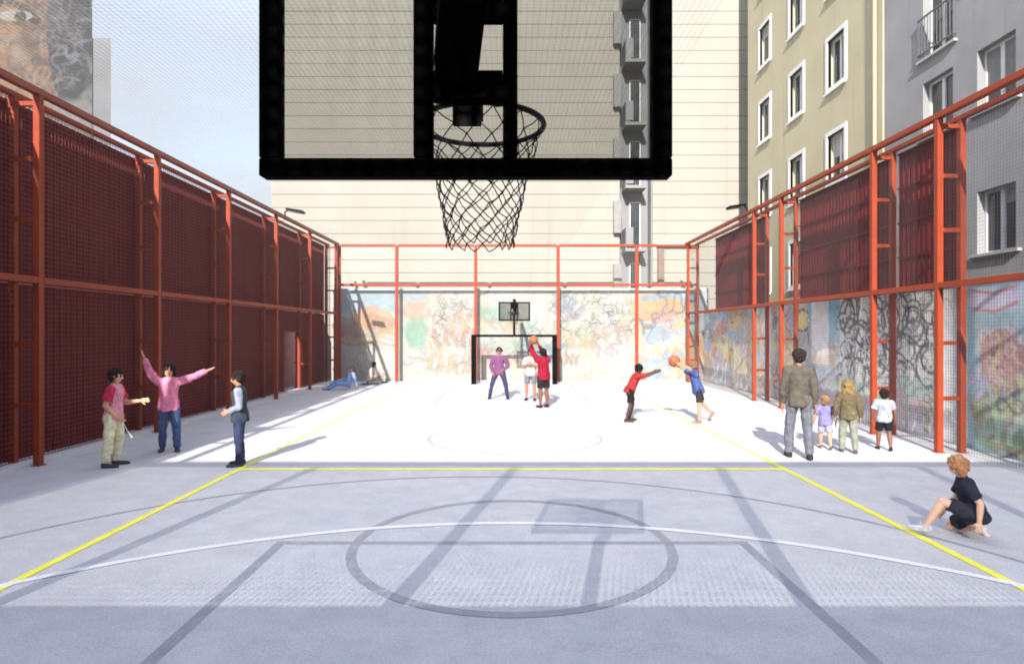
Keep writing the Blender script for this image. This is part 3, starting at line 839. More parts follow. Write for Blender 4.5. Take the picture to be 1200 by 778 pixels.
for i in range(0, 8):
    z = 2.1 + (390 - 222) * k - 2.95 + 2.95 * (i - 1)
    if z < 1: continue
    s = MB(); s.box(N0 + .25, -.28, z, N1 - .35, .82, z + .14); s.build('balcony_slab', M['slab_grey'], t)
    s = MB()
    s.box(N0 + .27, -.26, z + .141, N0 + .31, .80, z + 1.12); s.box(N0 + .311, -.26, z + .22, N0 + .62, -.23, z + 1.12); 
    s.build('balcony_screen', M['bay_grey'], t)
    wv = MB(); wv.box(N0 + .62, .74, z + .17, N0 + 1.16, .815, z + 2.5)
    wo = wv.build('window', M['white_pvc'], t)
    g_ = MB(); g_.box(N0 + .67, .72, z + .25, N0 + 1.11, .738, z + 2.44); g_.build('pane', M['glass_dark'], wo)
    if i < 6:
        s = MB(); s.box(N0 - .30, -.30, z - 2.1, N0 + .04, -.004, z - .6); s.build('vent_shaft', M['slab_grey'], t)
rf = MB(); rf.box(XL - .2, -.2, HT, XR, 14, HT + .4); rf.build('parapet', M['concrete'], t)
s = MB(); s.box(6.85, -.2, 4.4, 7.14, -.004, 6.05); s.build('service_box', M['brown_box'], t)
s = MB(); s.box(6.8, -.2, 6.15, 8.7, -.004, 6.27); s.build('ledge', M['white_paint'], t)

def prism(mb, pts, z0, z1):
    mb.loft([[(x, y, z0) for x, y in pts], [(x, y, z1) for x, y in pts]])

# mural tower far left
TY = 34.0
k = TY / FPX
tw = thing('apartment_building', 'grey tower painted with a giant face above the left fence', 'building', (0, TY, 0))
b = MB(); TX0, TX1, TH = -42.0, (108 - 600) * k, 27.0
prism(b, [(TX0, .006), (TX1, .006), (TX1 * 46 / 34 - .6, 12), (TX0 - 8, 12)], 0, TH); b.build('wall', M['tower_render'], tw)
ax1 = (130 - 600) * (TY + .06) / FPX
b = MB(); prism(b, [(TX1 * 34.06 / 34 - .05, .06), (ax1, .06), (ax1 * 46 / 34.06 - .6, 11.9), (TX1 * 46 / 34 - .8, 11.9)], 0, CAM_H + (390 - 45) * (TY + .06) / FPX); b.build('annex', M['tower_render'], tw)
cv = Canvas(TX1 - TX0, TH - 8, .06, (.30, .29, .28))
fx_ = lambda x: (x - 600) * k - TX0
fy_ = lambda y: CAM_H + (390 - y) * k - 8
cv.rect(0, 0, fx_(62), TH, (.42, .27, .16), 1, 1.0, .3)
cv.blobs(fx_(-60), fy_(140), fx_(60), fy_(-30), 46, [(.50, .31, .17), (.34, .20, .12), (.24, .15, .11), (.52, .38, .25), (.42, .25, .13), (.36, .30, .27)], (.4, 1.5), (.3, .7))
cv.ell(fx_(82), fy_(40), 1.35, 3.9, (.07, .07, .08), 1, .14, .08)
cv.blobs(fx_(62), fy_(115), fx_(102), fy_(-20), 34, [(.20, .20, .22), (.06, .06, .07), (.26, .26, .28), (.13, .11, .10)], (.2, .6), (.3, .7))
cv.scribble(fx_(60), fy_(118), fx_(104), fy_(-20), 46, [(.34, .34, .36), (.07, .07, .08)], (.5, 1.4), (.08, .2), (.3, .7))
cv.stroke([(fx_(-10), fy_(2)), (fx_(8), fy_(0)), (fx_(25), fy_(10)), (fx_(42), fy_(24))], .5, (.09, .07, .06), .9)
cv.ell(fx_(18), fy_(19), 1.0, .32, (.52, .50, .48), .95, .1); cv.ell(fx_(24), fy_(20), .34, .32, (.06, .05, .05), 1, .05)
cv.stroke([(fx_(-4), fy_(26)), (fx_(20), fy_(28)), (fx_(42), fy_(30))], .22, (.20, .12, .09), .8)
cv.stroke([(fx_(30), fy_(45)), (fx_(48), fy_(70)), (fx_(55), fy_(105))], .6, (.26, .17, .12), .7)
cv.stroke([(fx_(2), fy_(55)), (fx_(20), fy_(62)), (fx_(35), fy_(80))], .5, (.55, .42, .30), .6)
cv.scribble(fx_(-40), fy_(140), fx_(58), fy_(-30), 60, [(.56, .42, .30), (.22, .14, .10), (.40, .33, .30)], (.6, 2.0), (.1, .26), (.2, .5))
cv.rect(fx_(60), fy_(220), fx_(108), fy_(118), (.40, .39, .38), .7, .6, .4)
cv.a = cv.a ** 1.45 * .36
cv.weather(.25)
cv.build('mural', lambda X, Y: np.stack([X + TX0, np.zeros_like(X), Y + 8], -1), tw)

# ------------------------------------------------------------------ floodlights, sack
def floodlight(label, x, y, s):
    t = thing('floodlight', label, 'lamp', (x, y, TOP + .1), 'floodlights on top of the side fences')
    b = MB(); b.tube([(0, 0, -.0), (0, 0, .14), (s * .12, 0, .19)], .025, 8); b.build('bracket', M['black_steel'], t)
    h = MB(); h.bar((s * .08, 0, .21), (s * .62, 0, .13), .36, .07); h.build('lamp_head', M['black_steel'], t, bevel=.015)
    g_ = MB(); g_.bar((s * .14, 0, .155), (s * .58, 0, .09), .3, .012); g_.build('lens', M['glass_dark'], t)
floodlight('flat black floodlight on top of the closed dark red fence', -7.5, 20.3, 1)
floodlight('flat black floodlight on top of the half screened orange red fence', 7.5, 19.6, -1)

def remesh(mb, name, voxel, smooth_it=3):
    me = mb.mesh(name + '_raw'); o = bpy.data.objects.new(name + '_raw', me); C.objects.link(o)
    bm = bmesh.new(); bm.from_mesh(me); bmesh.ops.recalc_face_normals(bm, faces=bm.faces); bm.to_mesh(me); bm.free()
    r = o.modifiers.new('r', 'REMESH'); r.mode = 'VOXEL'; r.voxel_size = voxel; r.use_smooth_shade = True
    if smooth_it:
        s = o.modifiers.new('s', 'SMOOTH'); s.factor = .5; s.iterations = smooth_it
    dg = bpy.context.evaluated_depsgraph_get(); dg.update()
    out = bpy.data.meshes.new_from_object(o.evaluated_get(dg), depsgraph=dg); out.name = name
    bpy.data.objects.remove(o); bpy.data.meshes.remove(me)
    out.polygons.foreach_set('use_smooth', [True] * len(out.polygons))
    return out

def link(name, me, m, parent):
    me.materials.clear(); me.materials.append(m)
    o = bpy.data.objects.new(name, me); C.objects.link(o); o.parent = parent
    return o

def crumple(me, amp, sc):
    n = len(me.vertices); co = np.empty(n * 3); no = np.empty(n * 3)
    me.vertices.foreach_get('co', co); me.vertices.foreach_get('normal', no)
    co = co.reshape(-1, 3); no = no.reshape(-1, 3)
    d = np.array([noise.noise((c[0] * sc, c[1] * sc, c[2] * sc * .55)) for c in co])
    co += no * ((d + .25) * amp)[:, None]
    me.vertices.foreach_set('co', co.ravel()); me.update()

# ------------------------------------------------------------------ people
def ring(c, ux, uy, rx_, ry_, n=18):
    return [c + ux * (rx_ * math.cos(TAU * i / n)) + uy * (ry_ * math.sin(TAU * i / n)) for i in range(n)]

def person(label, loc, H, yaw, pose, skin, hair, top, bottom, shoes=(60, 55, 55), hs=1.0, fat=1.0, top2=None, hairlen=0, sleeve='short', legs='shorts', socks=None, group=None, drop=0.0, ex=.42):
    V = Vector
    sc_ = lambda c, e_: tuple(255 * (min(1, x * e_ * 12.92) if x * e_ < .0031 else 1.055 * (x * e_) ** (1 / 2.4) - .055) for x in rgb(*c))  # ex darkens colours of people in sun, near full for those in shade
    skin = sc_(skin, min(1, ex * 1.15)); hair = sc_(hair, min(1, ex * 1.3)); top = sc_(top, ex) if not isinstance(top[0], tuple) else (sc_(top[0], ex), sc_(top[1], ex)); bottom = sc_(bottom, ex); shoes = sc_(shoes, min(1, ex * 1.2))
    if top2: top2 = sc_(top2, ex)
    t = thing('person', label, 'person', loc, group, R(yaw))
    p = dict(spine=(0, .02, 1), head=(0, .05, 1), ual=(-.22, .02, -1), fal=(-.05, .25, -1), uar=(.22, .02, -1), far=(.05, .25, -1),
             thl=(-.08, .02, -1), shl=(-.02, -.05, -1), thr=(.08, .02, -1), shr=(.02, -.05, -1), look=0.0, ftl=None, ftr=None, tilt=0.0)
    p.update(pose)
    N = lambda v: V(v).normalized()
    Rt, Fw = V((1, 0, 0)), V((0, 1, 0))
    s = N(p['spine']); rt = Rt - s * Rt.dot(s); rt.normalize(); fw = s.cross(rt).normalized()
    P = V((0, 0, 0))
    hipw = .052 * H
    J = {}
    for side, sg in (('l', -1), ('r', 1)):
        hip = P + Rt * (sg * hipw)
        kn = hip + N(p['th' + side]) * .247 * H
        an = kn + N(p['sh' + side]) * .243 * H
        J['hip' + side], J['kn' + side], J['an' + side] = hip, kn, an
    low = min(J['anl'].z - .042 * H, J['anr'].z - .042 * H, J['knl'].z - .045 * H, J['knr'].z - .045 * H, P.z - .075 * H)
    up = V((0, 0, -low + drop))
    for k_ in J: J[k_] = J[k_] + up
    P = P + up
    neck = P + s * .285 * H
    for side, sg in (('l', -1), ('r', 1)):
        sh = P + s * (.258 * H) + rt * (sg * .098 * H * fat ** .5)
        el = sh + N(p['ua' + side]) * .165 * H
        wr = el + N(p['fa' + side]) * .145 * H
        J['sh' + side + 'o'], J['el' + side], J['wr' + side] = sh, el, wr
    hd = N(p['head'])
    hc = neck + hd * (.088 * H * (0.55 + .45 * hs) + .012 * H)
    # head frame
    hf = Fw - hd * Fw.dot(hd); hf.normalize(); hr = hf.cross(hd).normalized()
    a_ = R(p['look']); hf, hr = hf * math.cos(a_) - hr * math.sin(a_), hr * math.cos(a_) + hf * math.sin(a_)
    hh = .0665 * H * hs
    # ---------------- body
    b = MB()
    tor = [(-.045, .070, .058), (0, .084, .064), (.05, .083, .062), (.12, .072, .053), (.19, .083, .060), (.235, .086, .057), (.265, .066, .046), (.29, .034, .032)]
    b.loft([ring(P + s * (q * H), rt, fw, a * H * fat, d * H * fat) for q, a, d in tor])
    b.cone(P + s * .265 * H, hc - hd * hh * .3, .030 * H, .028 * H)
    b.ellipsoid(hc + hd * hh * .18 - hf * hh * .06, (hr * hh * .74, hf * hh * .90, hd * hh * .82), 20, 14)     # skull
    b.ellipsoid(hc - hd * hh * .38 + hf * hh * .16, (hr * hh * .56, hf * hh * .60, hd * hh * .60), 16, 10)     # jaw
    b.ellipsoid(hc + hf * hh * .80 - hd * hh * .22, (hr * hh * .12, hf * hh * .20, hd * hh * .16), 8, 6)       # nose
    b.ellipsoid(hc + hf * hh * .74 - hd * hh * .02, (hr * hh * .07, hf * hh * .12, hd * hh * .20), 8, 6)
    b.ellipsoid(hc + hf * hh * .66 - hd * hh * .52, (hr * hh * .24, hf * hh * .13, hd * hh * .10), 8, 6)       # lips
    for sg in (-1, 1): b.ellipsoid(hc + hr * (sg * hh * .74) - hd * hh * .05 - hf * hh * .05, (hr * hh * .08, hf * hh * .16, hd * hh * .24), 8, 6)
    for side, sg in (('l', -1), ('r', 1)):
        sh, el, wr = J['sh' + side + 'o'], J['el' + side], J['wr' + side]
        b.sphere(sh, .036 * H * fat); b.cone(sh, el, .032 * H * fat, .025 * H * fat); b.sphere(el, .0255 * H * fat)
        b.cone(el, el.lerp(wr, .3), .0245 * H * fat, .026 * H * fat); b.cone(el.lerp(wr, .3), wr, .026 * H * fat, .0165 * H); b.sphere(wr, .0168 * H)
        # hand
        d = (wr - el).normalized(); d = (d + V(p.get('hd' + side, (0, 0, 0)))).normalized()
        q = V(p.get('palm' + side, (-sg, 0, 0))); q = q - d * q.dot(d)
        if q.length < .1: q = V((0, 1, .2)); q = q - d * q.dot(d)
        q.normalize(); wd = d.cross(q).normalized()
        fwd_s = 1 if wd.dot(Fw) > 0 or abs(wd.dot(Fw)) < .05 else -1
        wd = wd * fwd_s
        b.ellipsoid(wr + d * .030 * H, (wd * .025 * H, q * .0125 * H, d * .036 * H), 12, 8)
        curl = p.get('curl', .35)
        for i, (o_, l_) in enumerate(((-.0175, .036), (-.006, .043), (.006, .047), (.0175, .042))):
            base = wr + d * .052 * H + wd * (o_ * H)
            m1 = base + (d + q * curl * .5 + wd * o_ * 5).normalized() * l_ * .55 * H
            m2 = m1 + (d + q * curl * 1.6 + wd * o_ * 5).normalized() * l_ * .5 * H
            b.tube([base, m1, m2], [.0062 * H, .0058 * H, .0046 * H], 8)
        tb = wr + d * .018 * H + wd * .019 * H
        t1 = tb + (d * .7 + wd * .8 + q * .25).normalized() * .024 * H
        t2 = t1 + (d * .95 + wd * .35 + q * .4).normalized() * .02 * H
        b.tube([tb, t1, t2], [.0085 * H, .0068 * H, .0052 * H], 8)
        # leg
        hip, kn, an = J['hip' + side], J['kn' + side], J['an' + side]
        b.sphere(hip, .052 * H * fat); b.cone(hip, kn, .052 * H * fat, .034 * H * fat); b.sphere(kn, .034 * H * fat)
        cf = kn.lerp(an, .32) - N(p['th' + side]).cross(Rt).cross(Rt) * 0
        b.cone(kn, cf, .032 * H * fat, .035 * H * fat); b.cone(cf, an, .035 * H * fat, .020 * H); b.sphere(an, .021 * H)
    feet = {}
    for side in 'lr':
        an = J['an' + side]; sd = N(p['sh' + side])
        fd = p['ft' + side]
        fd = N(fd) if fd else V((-.12 if side == 'l' else .12, 1, 0)).normalized()
        fu = V((0, 0, 1)) - fd * fd.z; fu.normalize(); fr = fd.cross(fu)
        feet[side] = (an, fd, fu, fr)
        b.ellipsoid(an + fd * .05 * H - fu * .022 * H, (fr * .022 * H, fd * .07 * H, fu * .016 * H), 10, 8)
    vox = max(.0055, .0042 * H)
    me = remesh(b, 'person', vox, 2)
    n = len(me.vertices); co = np.empty(n * 3); me.vertices.foreach_get('co', co); co = co.reshape(-1, 3)
    col = np.empty((n, 4)); col[:, :3] = rgb(*skin); col[:, 3] = 1
    rel = co - np.array(hc); hx = rel @ np.array(hr) / hh; hy = rel @ np.array(hf) / hh; hz = rel @ np.array(hd) / hh
    sk = np.array(rgb(*skin))
    front = hy > .35; sk_ = sk
    for sg in (-1, 1):
        d = np.hypot((hx - sg * .30) / .13, (hz - .0) / .06); m_ = front & (d < 1); col[m_, :3] = (.55, .52, .50)
        d = np.hypot((hx - sg * .30) / .04, (hz - .0) / .05); m_ = front & (d < 1); col[m_, :3] = (.02, .014, .012)
        d = np.hypot((hx - sg * .31) / .18, (hz - .20) / .035); m_ = front & (d < 1); col[m_, :3] = np.array(rgb(*hair)) * .3 + .5 * sk_
    d = np.hypot(hx / .27, (hz + .52) / .10); m_ = front & (d < 1); col[m_, :3] = sk * np.array((.75, .42, .42))
    near = np.abs(hx) + np.abs(hy) + np.abs(hz) < 4
    d = np.hypot((np.abs(hx) - .42) / .2, (hz + .3) / .2); m_ = front & (d < 1) & near; col[m_, :3] = col[m_, :3] * .6 + .4 * sk * np.array((1.05, .80, .78))
    at = me.color_attributes.new('Col', 'FLOAT_COLOR', 'POINT'); at.data.foreach_set('color', col.ravel())
    link('body', me, M['skin'], t)
    # ---------------- hair
    h = MB()
    h.ellipsoid(hc + hd * hh * .30 - hf * hh * .16, (hr * hh * .84, hf * hh * .92, hd * hh * .80), 18, 12)
    h.ellipsoid(hc - hd * hh * .05 - hf * hh * .42, (hr * hh * .76, hf * hh * .52, hd * hh * .72), 14, 10)
    if hairlen > 0:
        for i in range(9):
            a = -1.25 + 2.5 * i / 8
            base = hc + hr * (math.sin(a) * hh * .72) - hf * (math.cos(a) * hh * .62) + hd * hh * .2
            end = base - V((0, 0, 1)) * (hairlen * H) - hf * hh * .12 + hr * (math.sin(a) * hh * .14)
            h.tube([base, base.lerp(end, .5) - hf * hh * .08, end], [hh * .26, hh * .24, hh * .10], 8)
    hm = remesh(h, 'hair', max(.008, .006 * H), 1); crumple(hm, .016 * hs, 34); crumple(hm, .012, 95)
    link('hair', hm, cloth(hair, 'hair'), t)
    # ---------------- top
    g_ = MB(); e = .011 * H
    ts = [(-.062, .108, .089), (-.03, .108, .089), (0, .105, .085), (.06, .096, .076), (.12, .088, .069), (.19, .093, .072), (.235, .096, .069), (.268, .077, .056), (.284, .046, .043)]
    g_.loft([ring(P + s * (q * H), rt, fw, a * H * fat, d * H * fat) for q, a, d in ts])
    for side, sg in (('l', -1), ('r', 1)):
        sh, el, wr = J['sh' + side + 'o'], J['el' + side], J['wr' + side]
        g_.cone(P + s * .278 * H, sh + s * .004 * H, .036 * H, .036 * H * fat)
        sl = MB() if top2 else g_
        sl.sphere(sh, .044 * H * fat)
        if sleeve == 'short': sl.cone(sh, sh.lerp(el, .72), .044 * H * fat, .043 * H * fat)
        elif sleeve == 'long':
            sl.cone(sh, el, .043 * H * fat, .034 * H * fat); sl.sphere(el, .035 * H * fat); sl.cone(el, el.lerp(wr, .95), .034 * H * fat, .025 * H * fat)
        if top2:
            tm = remesh(sl, 'sleeve', max(.009, .0075 * H), 2); crumple(tm, .008 * H, 22 / H)
            link('sleeve', tm, cloth(top2, 'fabric'), t)
    tm = remesh(g_, 'shirt', max(.009, .0075 * H), 2); crumple(tm, .010 * H, 13 / H); crumple(tm, .009 * H, 27 / H)
    link('shirt', tm, cloth(top, 'fabric'), t)
    # ---------------- trousers or shorts
    g_ = MB()
    g_.loft([ring(P + s * (q * H), rt, fw, a * H * fat, d * H * fat) for q, a, d in ((-.06, .072, .064), (-.02, .090, .072), (.03, .091, .071), (.07, .083, .062))])
    for side in 'lr':
        hip, kn, an = J['hip' + side], J['kn' + side], J['an' + side]
        if legs == 'shorts':
            g_.sphere(hip, .058 * H * fat); g_.cone(hip, hip.lerp(kn, .80), .059 * H * fat, .054 * H * fat)
        else:
            slim = .94 if legs == 'leggings' else 1.0
            g_.sphere(hip, .057 * H * fat); g_.cone(hip, kn, .058 * H * fat, .043 * H * slim * fat); g_.sphere(kn, .043 * H * slim * fat)
            g_.cone(kn, kn.lerp(an, .97), .043 * H * slim * fat, (.036 if legs == 'trousers' else .031) * H)
    tm = remesh(g_, 'shorts', max(.009, .0075 * H), 2); crumple(tm, .007 * H, 15 / H); crumple(tm, .008 * H, 30 / H)
    link('shorts' if legs == 'shorts' else 'trousers', tm, cloth(bottom, 'fabric'), t)
    # ---------------- shoes
    for side in 'lr':
        an, fd, fu, fr = feet[side]
        g_ = MB(); base = an - fu * .042 * H
        g_.ellipsoid(base + fd * .045 * H + fu * .016 * H, (fr * .030 * H, fd * .088 * H, fu * .024 * H), 14, 10)
        g_.ellipsoid(base - fd * .008 * H + fu * .026 * H, (fr * .028 * H, fd * .036 * H, fu * .034 * H), 12, 8)
        g_.loft([ring(base + fd * .043 * H + fu * z_ * H, fr, fd, .029 * H, .086 * H) for z_ in (.0, .012)])
        sm = remesh(g_, 'shoe', .007, 1)
        link('shoe', sm, cloth(shoes, 'shoe'), t)
        if socks:
            q_ = MB(); kn = J['kn' + side]; q_.cone(an, an.lerp(kn, .3), .024 * H, .03 * H); link('sock', remesh(q_, 'sock', .007, 1), cloth(socks, 'fabric'), t)
    J['P'] = P; J['hc'] = hc; J['obj'] = t
    return J

def at(x, yf, H=CAM_H):
    """ground point seen at pixel (x, yf) of the photograph"""
    d = CAM_H * FPX / (yf - 390); return ((x - 600) * d / FPX, d, 0)

TAN, PALE, BROWN, DARK = (205, 150, 120), (226, 182, 155), (150, 100, 78), (95, 62, 48)
ARM = dict(ual=(-.22, .02, -1), uar=(.22, .02, -1))
j1 = person('person in pale yellow trousers and red sleeved pink top, standing by the dark red fence', at(133, 546), 1.55, -78,
       dict(uar=(.25, -.22, -1), far=(-.15, .75, -.8), ual=(-.1, .35, -.9), fal=(.1, .9, .1), thl=(-.08, .10, -1), shl=(0, -.12, -1), thr=(.10, -.06, -1), shr=(0, -.12, -1), head=(0, .10, 1), spine=(0, .05, 1)),
       TAN, (32, 26, 26), (222, 150, 165), (240, 232, 192), (70, 68, 72), ex=.95, hs=1.06, top2=(196, 44, 84), hairlen=.06, legs='trousers')
person('person in pink top and blue jeans with both arms flung up', at(198, 529), 1.56, 203,
       dict(ual=(-.92, .15, .35), fal=(-.92, .05, .42), uar=(.60, .15, .80), far=(.30, .1, 1), thl=(-.10, .08, -1), shl=(-.02, -.10, -1), thr=(.06, -.06, -1), shr=(.03, -.20, -1), spine=(0, -.03, 1), curl=.1),
       TAN, (38, 28, 28), (222, 130, 158), (72, 90, 130), (60, 55, 62), ex=.95, hs=1.08, hairlen=.10, legs='trousers', sleeve='long')
person('person in grey blue jumper and navy trousers, hands joined at the waist', at(281, 545), 1.50, 108,
       dict(ual=(-.18, -.10, -1), fal=(.45, .75, -.35), uar=(.18, -.10, -1), far=(-.45, .75, -.35), thl=(-.05, .02, -1), shl=(0, -.04, -1), thr=(.05, .05, -1), shr=(0, -.1, -1), head=(0, .16, 1)),
       TAN, (36, 28, 26), (66, 78, 84), (58, 62, 96), (72, 72, 84), ex=.7, hs=1.06, top2=(158, 164, 184), hairlen=.05, legs='trousers', sleeve='long')
sit = dict(spine=(0, -.30, 1), thl=(-.12, .85, .42), shl=(0, .55, -.80), thr=(.14, .80, .52), shr=(0, .50, -.85), ual=(-.25, -.3, -1), fal=(0, -.25, -1), uar=(.2, .5, -.8), far=(-.2, .9, .0))
person('person in light blue clothes sitting by the far left corner of the court', at(407, 456), 1.55, 120, dict(sit, spine=(0, -.45, 1), shl=(0, .9, -.42), shr=(0, .85, -.5), thl=(-.12, 1, .1), thr=(.14, 1, .22)), TAN, (60, 42, 36), (140, 165, 214), (120, 150, 205), (120, 130, 160), ex=.9, legs='trousers', sleeve='long', hairlen=.12)
person('person in pale beige top sitting on a dark mat under the far mural', at(434, 449.5), 1.55, -60, dict(sit, spine=(0, .25, 1), head=(0, .35, 1)), TAN, (40, 30, 28), (205, 186, 176), (190, 176, 170), (50, 48, 48), ex=.8, legs='trousers', sleeve='long', hairlen=.16)
mm = MB(); mx_, my_, _ = at(434, 450.2); mm.box(mx_ - .35, my_ - .45, .0, mx_ + .35, my_ + .35, .03)
tag(mm.build('floor_mat', M['cloth_dark'], bevel=.01), 'small dark mat on the floor in the far corner', 'mat')
person('person in purple patterned top and dark leggings striding in front of the far goal', at(585, 467.5), 1.68, 178,
       dict(thl=(-.30, .06, -1), shl=(-.14, -.10, -1), thr=(.36, -.05, -1), shr=(.20, -.16, -1), ual=(-.45, -.1, -1), fal=(.55, .45, -.5), uar=(.40, -.1, -1), far=(-.3, .45, -.8)),
       TAN, (56, 42, 46), ((160, 100, 150), (104, 98, 160)), (86, 82, 130), (64, 60, 78), sleeve='long', legs='leggings', hairlen=.02)
person('person in white tee shirt and grey shorts waiting under the far hoop', at(622, 469), 1.62, 172,
       dict(ual=(-.35, .05, -1), fal=(.75, .6, .35), uar=(.35, .05, -1), far=(-.75, .6, .45), thl=(-.06, .05, -1), thr=(.12, .0, -1)),
       TAN, (64, 48, 40), (232, 228, 226), (148, 154, 166), (52, 50, 54), legs='shorts')
j8 = person('person in crimson jersey and dark shorts shooting a ball at the far hoop', at(637, 477.5), 1.68, 28,
       dict(ual=(-.30, .45, .75), fal=(-.05, .45, 1), uar=(-.15, .60, .62), far=(-.42, .35, 1), head=(-.05, -.02, 1), spine=(-.04, .0, 1), thl=(-.03, .02, -1), thr=(.06, .05, -1), curl=.25),
       BROWN, (26, 22, 24), (190, 26, 62), (48, 40, 48), (46, 42, 44), sleeve='long', legs='shorts', fat=1.05)
j9 = person('person in red tee shirt and black shorts leaning forward with both arms out', at(738, 493.5), 1.42, -88,
       dict(spine=(0, .48, 1), head=(0, .35, 1), ual=(-.1, 1, .05), fal=(.02, 1, .38), uar=(.1, 1, .12), far=(-.02, 1, .42), thl=(-.1, .28, -1), shl=(-.02, -.22, -1), thr=(.1, -.02, -1), shr=(.04, -.30, -1), curl=.15),
       DARK, (24, 20, 22), (204, 62, 58), (34, 32, 36), (92, 66, 56), hs=1.06, legs='shorts')
j10 = person('person in blue tee shirt reaching up for a ball with one leg kicked back', at(818, 495), 1.46, 95,
       dict(spine=(0, .30, 1), head=(0, .1, 1), ual=(-.15, .8, .62), fal=(.05, 1, .45), uar=(.1, .85, .55), far=(-.05, 1, .5), thl=(-.08, .02, -1), shl=(0, .02, -1), thr=(.16, -.45, -1), shr=(.1, -.75, -.75), curl=.15, ftr=(0, .6, -.7)),
       PALE, (150, 116, 82), (96, 118, 190), (62, 58, 62), (170, 140, 126), hs=1.08, legs='shorts')
person('person in loose grey brown jacket and grey trousers walking away beside three children', at(936, 536.5), 1.86, -17,
       dict(thl=(-.08, .14, -1), shl=(-.02, .0, -1), thr=(.08, -.10, -1), shr=(.04, -.20, -1), ual=(-.22, .05, -1), fal=(0, .2, -1), uar=(.25, -.05, -1), far=(.05, .15, -1), head=(.03, .02, 1)),
       TAN, (52, 42, 38), (122, 114, 102), (140, 142, 156), (70, 58, 52), fat=.92, legs='trousers', sleeve='long')
person('small child in lavender tee shirt and white shorts walking away', at(967, 526), .94, -22,
       dict(thl=(-.08, .2, -1), shl=(-.02, .1, -1), thr=(.08, -.2, -1), shr=(.04, -.5, -1), ual=(-.5, .1, -1), uar=(.5, .1, -1)),
       PALE, (168, 128, 92), (170, 164, 222), (208, 204, 226), (120, 104, 104), hs=1.35, fat=1.18, legs='shorts')
person('long haired child in khaki top and pale trousers walking away', at(994, 530), 1.25, -24,
       dict(thl=(-.07, .08, -1), shl=(-.02, .02, -1), thr=(.08, -.08, -1), shr=(.05, -.2, -1), ual=(-.3, .02, -1), uar=(.3, .02, -1)),
       PALE, (160, 132, 86), (136, 122, 92), (178, 182, 166), (108, 104, 100), hs=1.15, fat=1.08, legs='trousers', sleeve='long', hairlen=.19)
person('small boy in white tee shirt and black shorts beside the orange fence', at(1036, 527), 1.08, -20,
       dict(thl=(-.08, .16, -1), shl=(-.02, .05, -1), thr=(.07, -.12, -1), shr=(.03, -.4, -1), ual=(-.35, .05, -1), uar=(.35, .05, -1)),
       BROWN, (40, 30, 28), (208, 214, 228), (30, 34, 44), (56, 52, 54), hs=1.22, fat=1.12, legs='shorts')
person('child in navy tee shirt crouching low with one leg stretched forward on the yellow line', at(1143, 632), 1.26, 62,
       dict(spine=(0, .30, 1), head=(0, .35, 1), thl=(-.10, .94, .36), shl=(-.02, .46, -.88), thr=(.42, .55, -.62), shr=(.05, -1, .03), ftr=(.1, -.55, -.75), ftl=(0, 1, .02),
            ual=(-.2, -.5, -.8), fal=(.0, .05, -1), uar=(.25, .2, -1), far=(-.1, .6, -.8), look=0),
       PALE, (178, 128, 92), (44, 44, 60), (52, 50, 62), (206, 200, 206), ex=.95, hs=1.12, fat=1.0, legs='shorts', hairlen=.10)

# basketballs, string
def ball(label, c, r=.125):
    t = thing('basketball', label, 'ball', c, 'basketballs in the air')
    b = MB(); b.sphere((0, 0, 0), r, 28, 18); b.build('shell', M['ball'], t, smooth=True)
    s = MB()
    for ax in range(2):
        s.tube([(r * math.cos(a) * (1 if ax == 0 else 0), r * math.sin(a) if ax == 0 else r * math.cos(a), 0 if ax == 0 else r * math.sin(a)) for a in [TAU * i / 40 for i in range(40)]], .003, 5, closed=True)
    s.build('seam', M['ball_seam'], t)
    t.rotation_euler = (.6, .4, .3)
ball('orange basketball in the raised hands of the person in crimson', (.60, 17.02, 1.90))
ball('brown basketball in the air between the red and blue shirts', (3.78, 14.3, 1.44), .135)
s = MB()
hx_, hy_, _ = at(133, 546)
s.tube([(hx_ + .22, hy_ - .12, .72), (hx_ + .30, hy_ - .15, .60), (hx_ + .42, hy_ - .2, .48)], .006, 6)
tag(s.build('stick', M['white_paint']), 'short pale stick pointing down from the hand of the person in yellow trousers', 'stick')

# ------------------------------------------------------------------ light, sky, camera
dvec = Vector((.36, 1.82, -1)).normalized()
elev = math.asin(-dvec.z)
L = bpy.data.lights.new('sun', 'SUN'); L.energy = 4.2; L.angle = R(.5); L.color = (1.0, .955, .885)
lo = bpy.data.objects.new('sun', L); C.objects.link(lo); lo.rotation_euler = dvec.to_track_quat('-Z', 'Y').to_euler(); lo.location = (0, 0, 40)

wd = bpy.data.worlds.new('World'); scene.world = wd; wd.use_nodes = True
nt = wd.node_tree; bg = nt.nodes['Background']
sky = nt.nodes.new('ShaderNodeTexSky'); sky.sky_type = 'NISHITA'; sky.sun_disc = False
sky.sun_elevation = elev; sky.sun_rotation = R(180 + 11.2); sky.air_density = 1.0; sky.dust_density = 1.5; sky.ozone_density = 1.2
tc = nt.nodes.new('ShaderNodeTexCoord'); mp = nt.nodes.new('ShaderNodeMapping'); mp.inputs['Scale'].default_value = (1.6, 1.6, 4.5)
nt.links.new(tc.outputs['Generated'], mp.inputs['Vector'])
nz = nt.nodes.new('ShaderNodeTexNoise'); nz.inputs['Scale'].default_value = 2.4; nz.inputs['Detail'].default_value = 8; nz.inputs['Roughness'].default_value = .55
nt.links.new(mp.outputs['Vector'], nz.inputs['Vector'])
rp = nt.nodes.new('ShaderNodeValToRGB'); rp.color_ramp.elements[0].position = .38; rp.color_ramp.elements[1].position = .68
rp.color_ramp.elements[0].color = (.72, .72, .72, 1); rp.color_ramp.elements[1].color = (.95, .95, .95, 1)
nt.links.new(nz.outputs['Fac'], rp.inputs['Fac'])
mx = nt.nodes.new('ShaderNodeMix'); mx.data_type = 'RGBA'; 
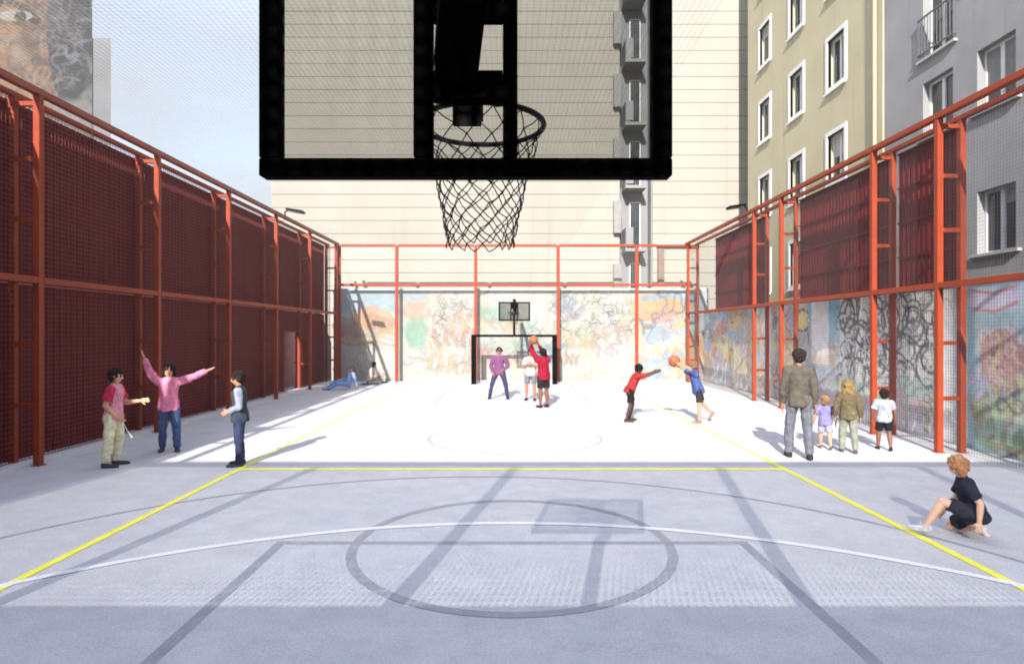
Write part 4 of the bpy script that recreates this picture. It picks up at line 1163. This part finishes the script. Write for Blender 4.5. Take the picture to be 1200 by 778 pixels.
sp = nt.nodes.new('ShaderNodeSeparateXYZ'); nt.links.new(tc.outputs['Generated'], sp.inputs[0])
mr = nt.nodes.new('ShaderNodeMapRange'); mr.inputs['From Min'].default_value = .0; mr.inputs['From Max'].default_value = .75
mr.inputs['To Min'].default_value = 1.0; mr.inputs['To Max'].default_value = .8
nt.links.new(sp.outputs['Z'], mr.inputs['Value'])
ml = nt.nodes.new('ShaderNodeMath'); ml.operation = 'MULTIPLY'
nt.links.new(rp.outputs['Color'], ml.inputs[0]); nt.links.new(mr.outputs['Result'], ml.inputs[1])
nt.links.new(ml.outputs[0], mx.inputs['Factor']); nt.links.new(sky.outputs['Color'], mx.inputs['A'])
cr = nt.nodes.new('ShaderNodeValToRGB'); ce = cr.color_ramp.elements
ce[0].position = .0; ce[0].color = (.43, .43, .43, 1); ce[1].position = .95; ce[1].color = (.84, .94, 1.27, 1)
e2 = ce.new(.40); e2.color = (.41, .415, .42, 1); e3 = ce.new(.62); e3.color = (.78, .87, 1.19, 1)
nt.links.new(sp.outputs['Z'], cr.inputs['Fac'])
vs = nt.nodes.new('ShaderNodeVectorMath'); vs.operation = 'SCALE'; vs.inputs['Scale'].default_value = 4.6
nt.links.new(cr.outputs['Color'], vs.inputs[0]); nt.links.new(vs.outputs['Vector'], mx.inputs['B'])
nt.links.new(mx.outputs['Result'], bg.inputs['Color']); bg.inputs['Strength'].default_value = .15

hz = MB(); hz.box(-60, -30, -1.2, 60, 70, 40)
hm_ = bpy.data.materials.new('haze'); hm_.use_nodes = True; hn = hm_.node_tree
hn.nodes.remove(hn.nodes['Principled BSDF']); pv = hn.nodes.new('ShaderNodeVolumePrincipled')
pv.inputs['Color'].default_value = (.97, .97, .98, 1); pv.inputs['Density'].default_value = HAZE
hn.links.new(pv.outputs['Volume'], hn.nodes['Material Output'].inputs['Volume'])
tag(hz.build('haze', hm_), kind='stuff')

cam = bpy.data.cameras.new('camera'); cam.sensor_width = 36; cam.lens = 36 * FPX / 1200; cam.clip_end = 3000; cam.clip_start = .05
co_ = bpy.data.objects.new('camera', cam); C.objects.link(co_); co_.location = (0, 0, CAM_H); co_.rotation_euler = (R(90), 0, 0)
cam.shift_y = 1 / 1200
scene.camera = co_
scene.view_settings.view_transform = 'Standard'; scene.view_settings.look = 'None'; scene.view_settings.gamma = 1
scene.view_settings.exposure = 1.42
scene.cycles.max_bounces = 6; scene.cycles.transparent_max_bounces = 12
scene.cycles.use_denoising = True; scene.cycles.filter_width = 1.9
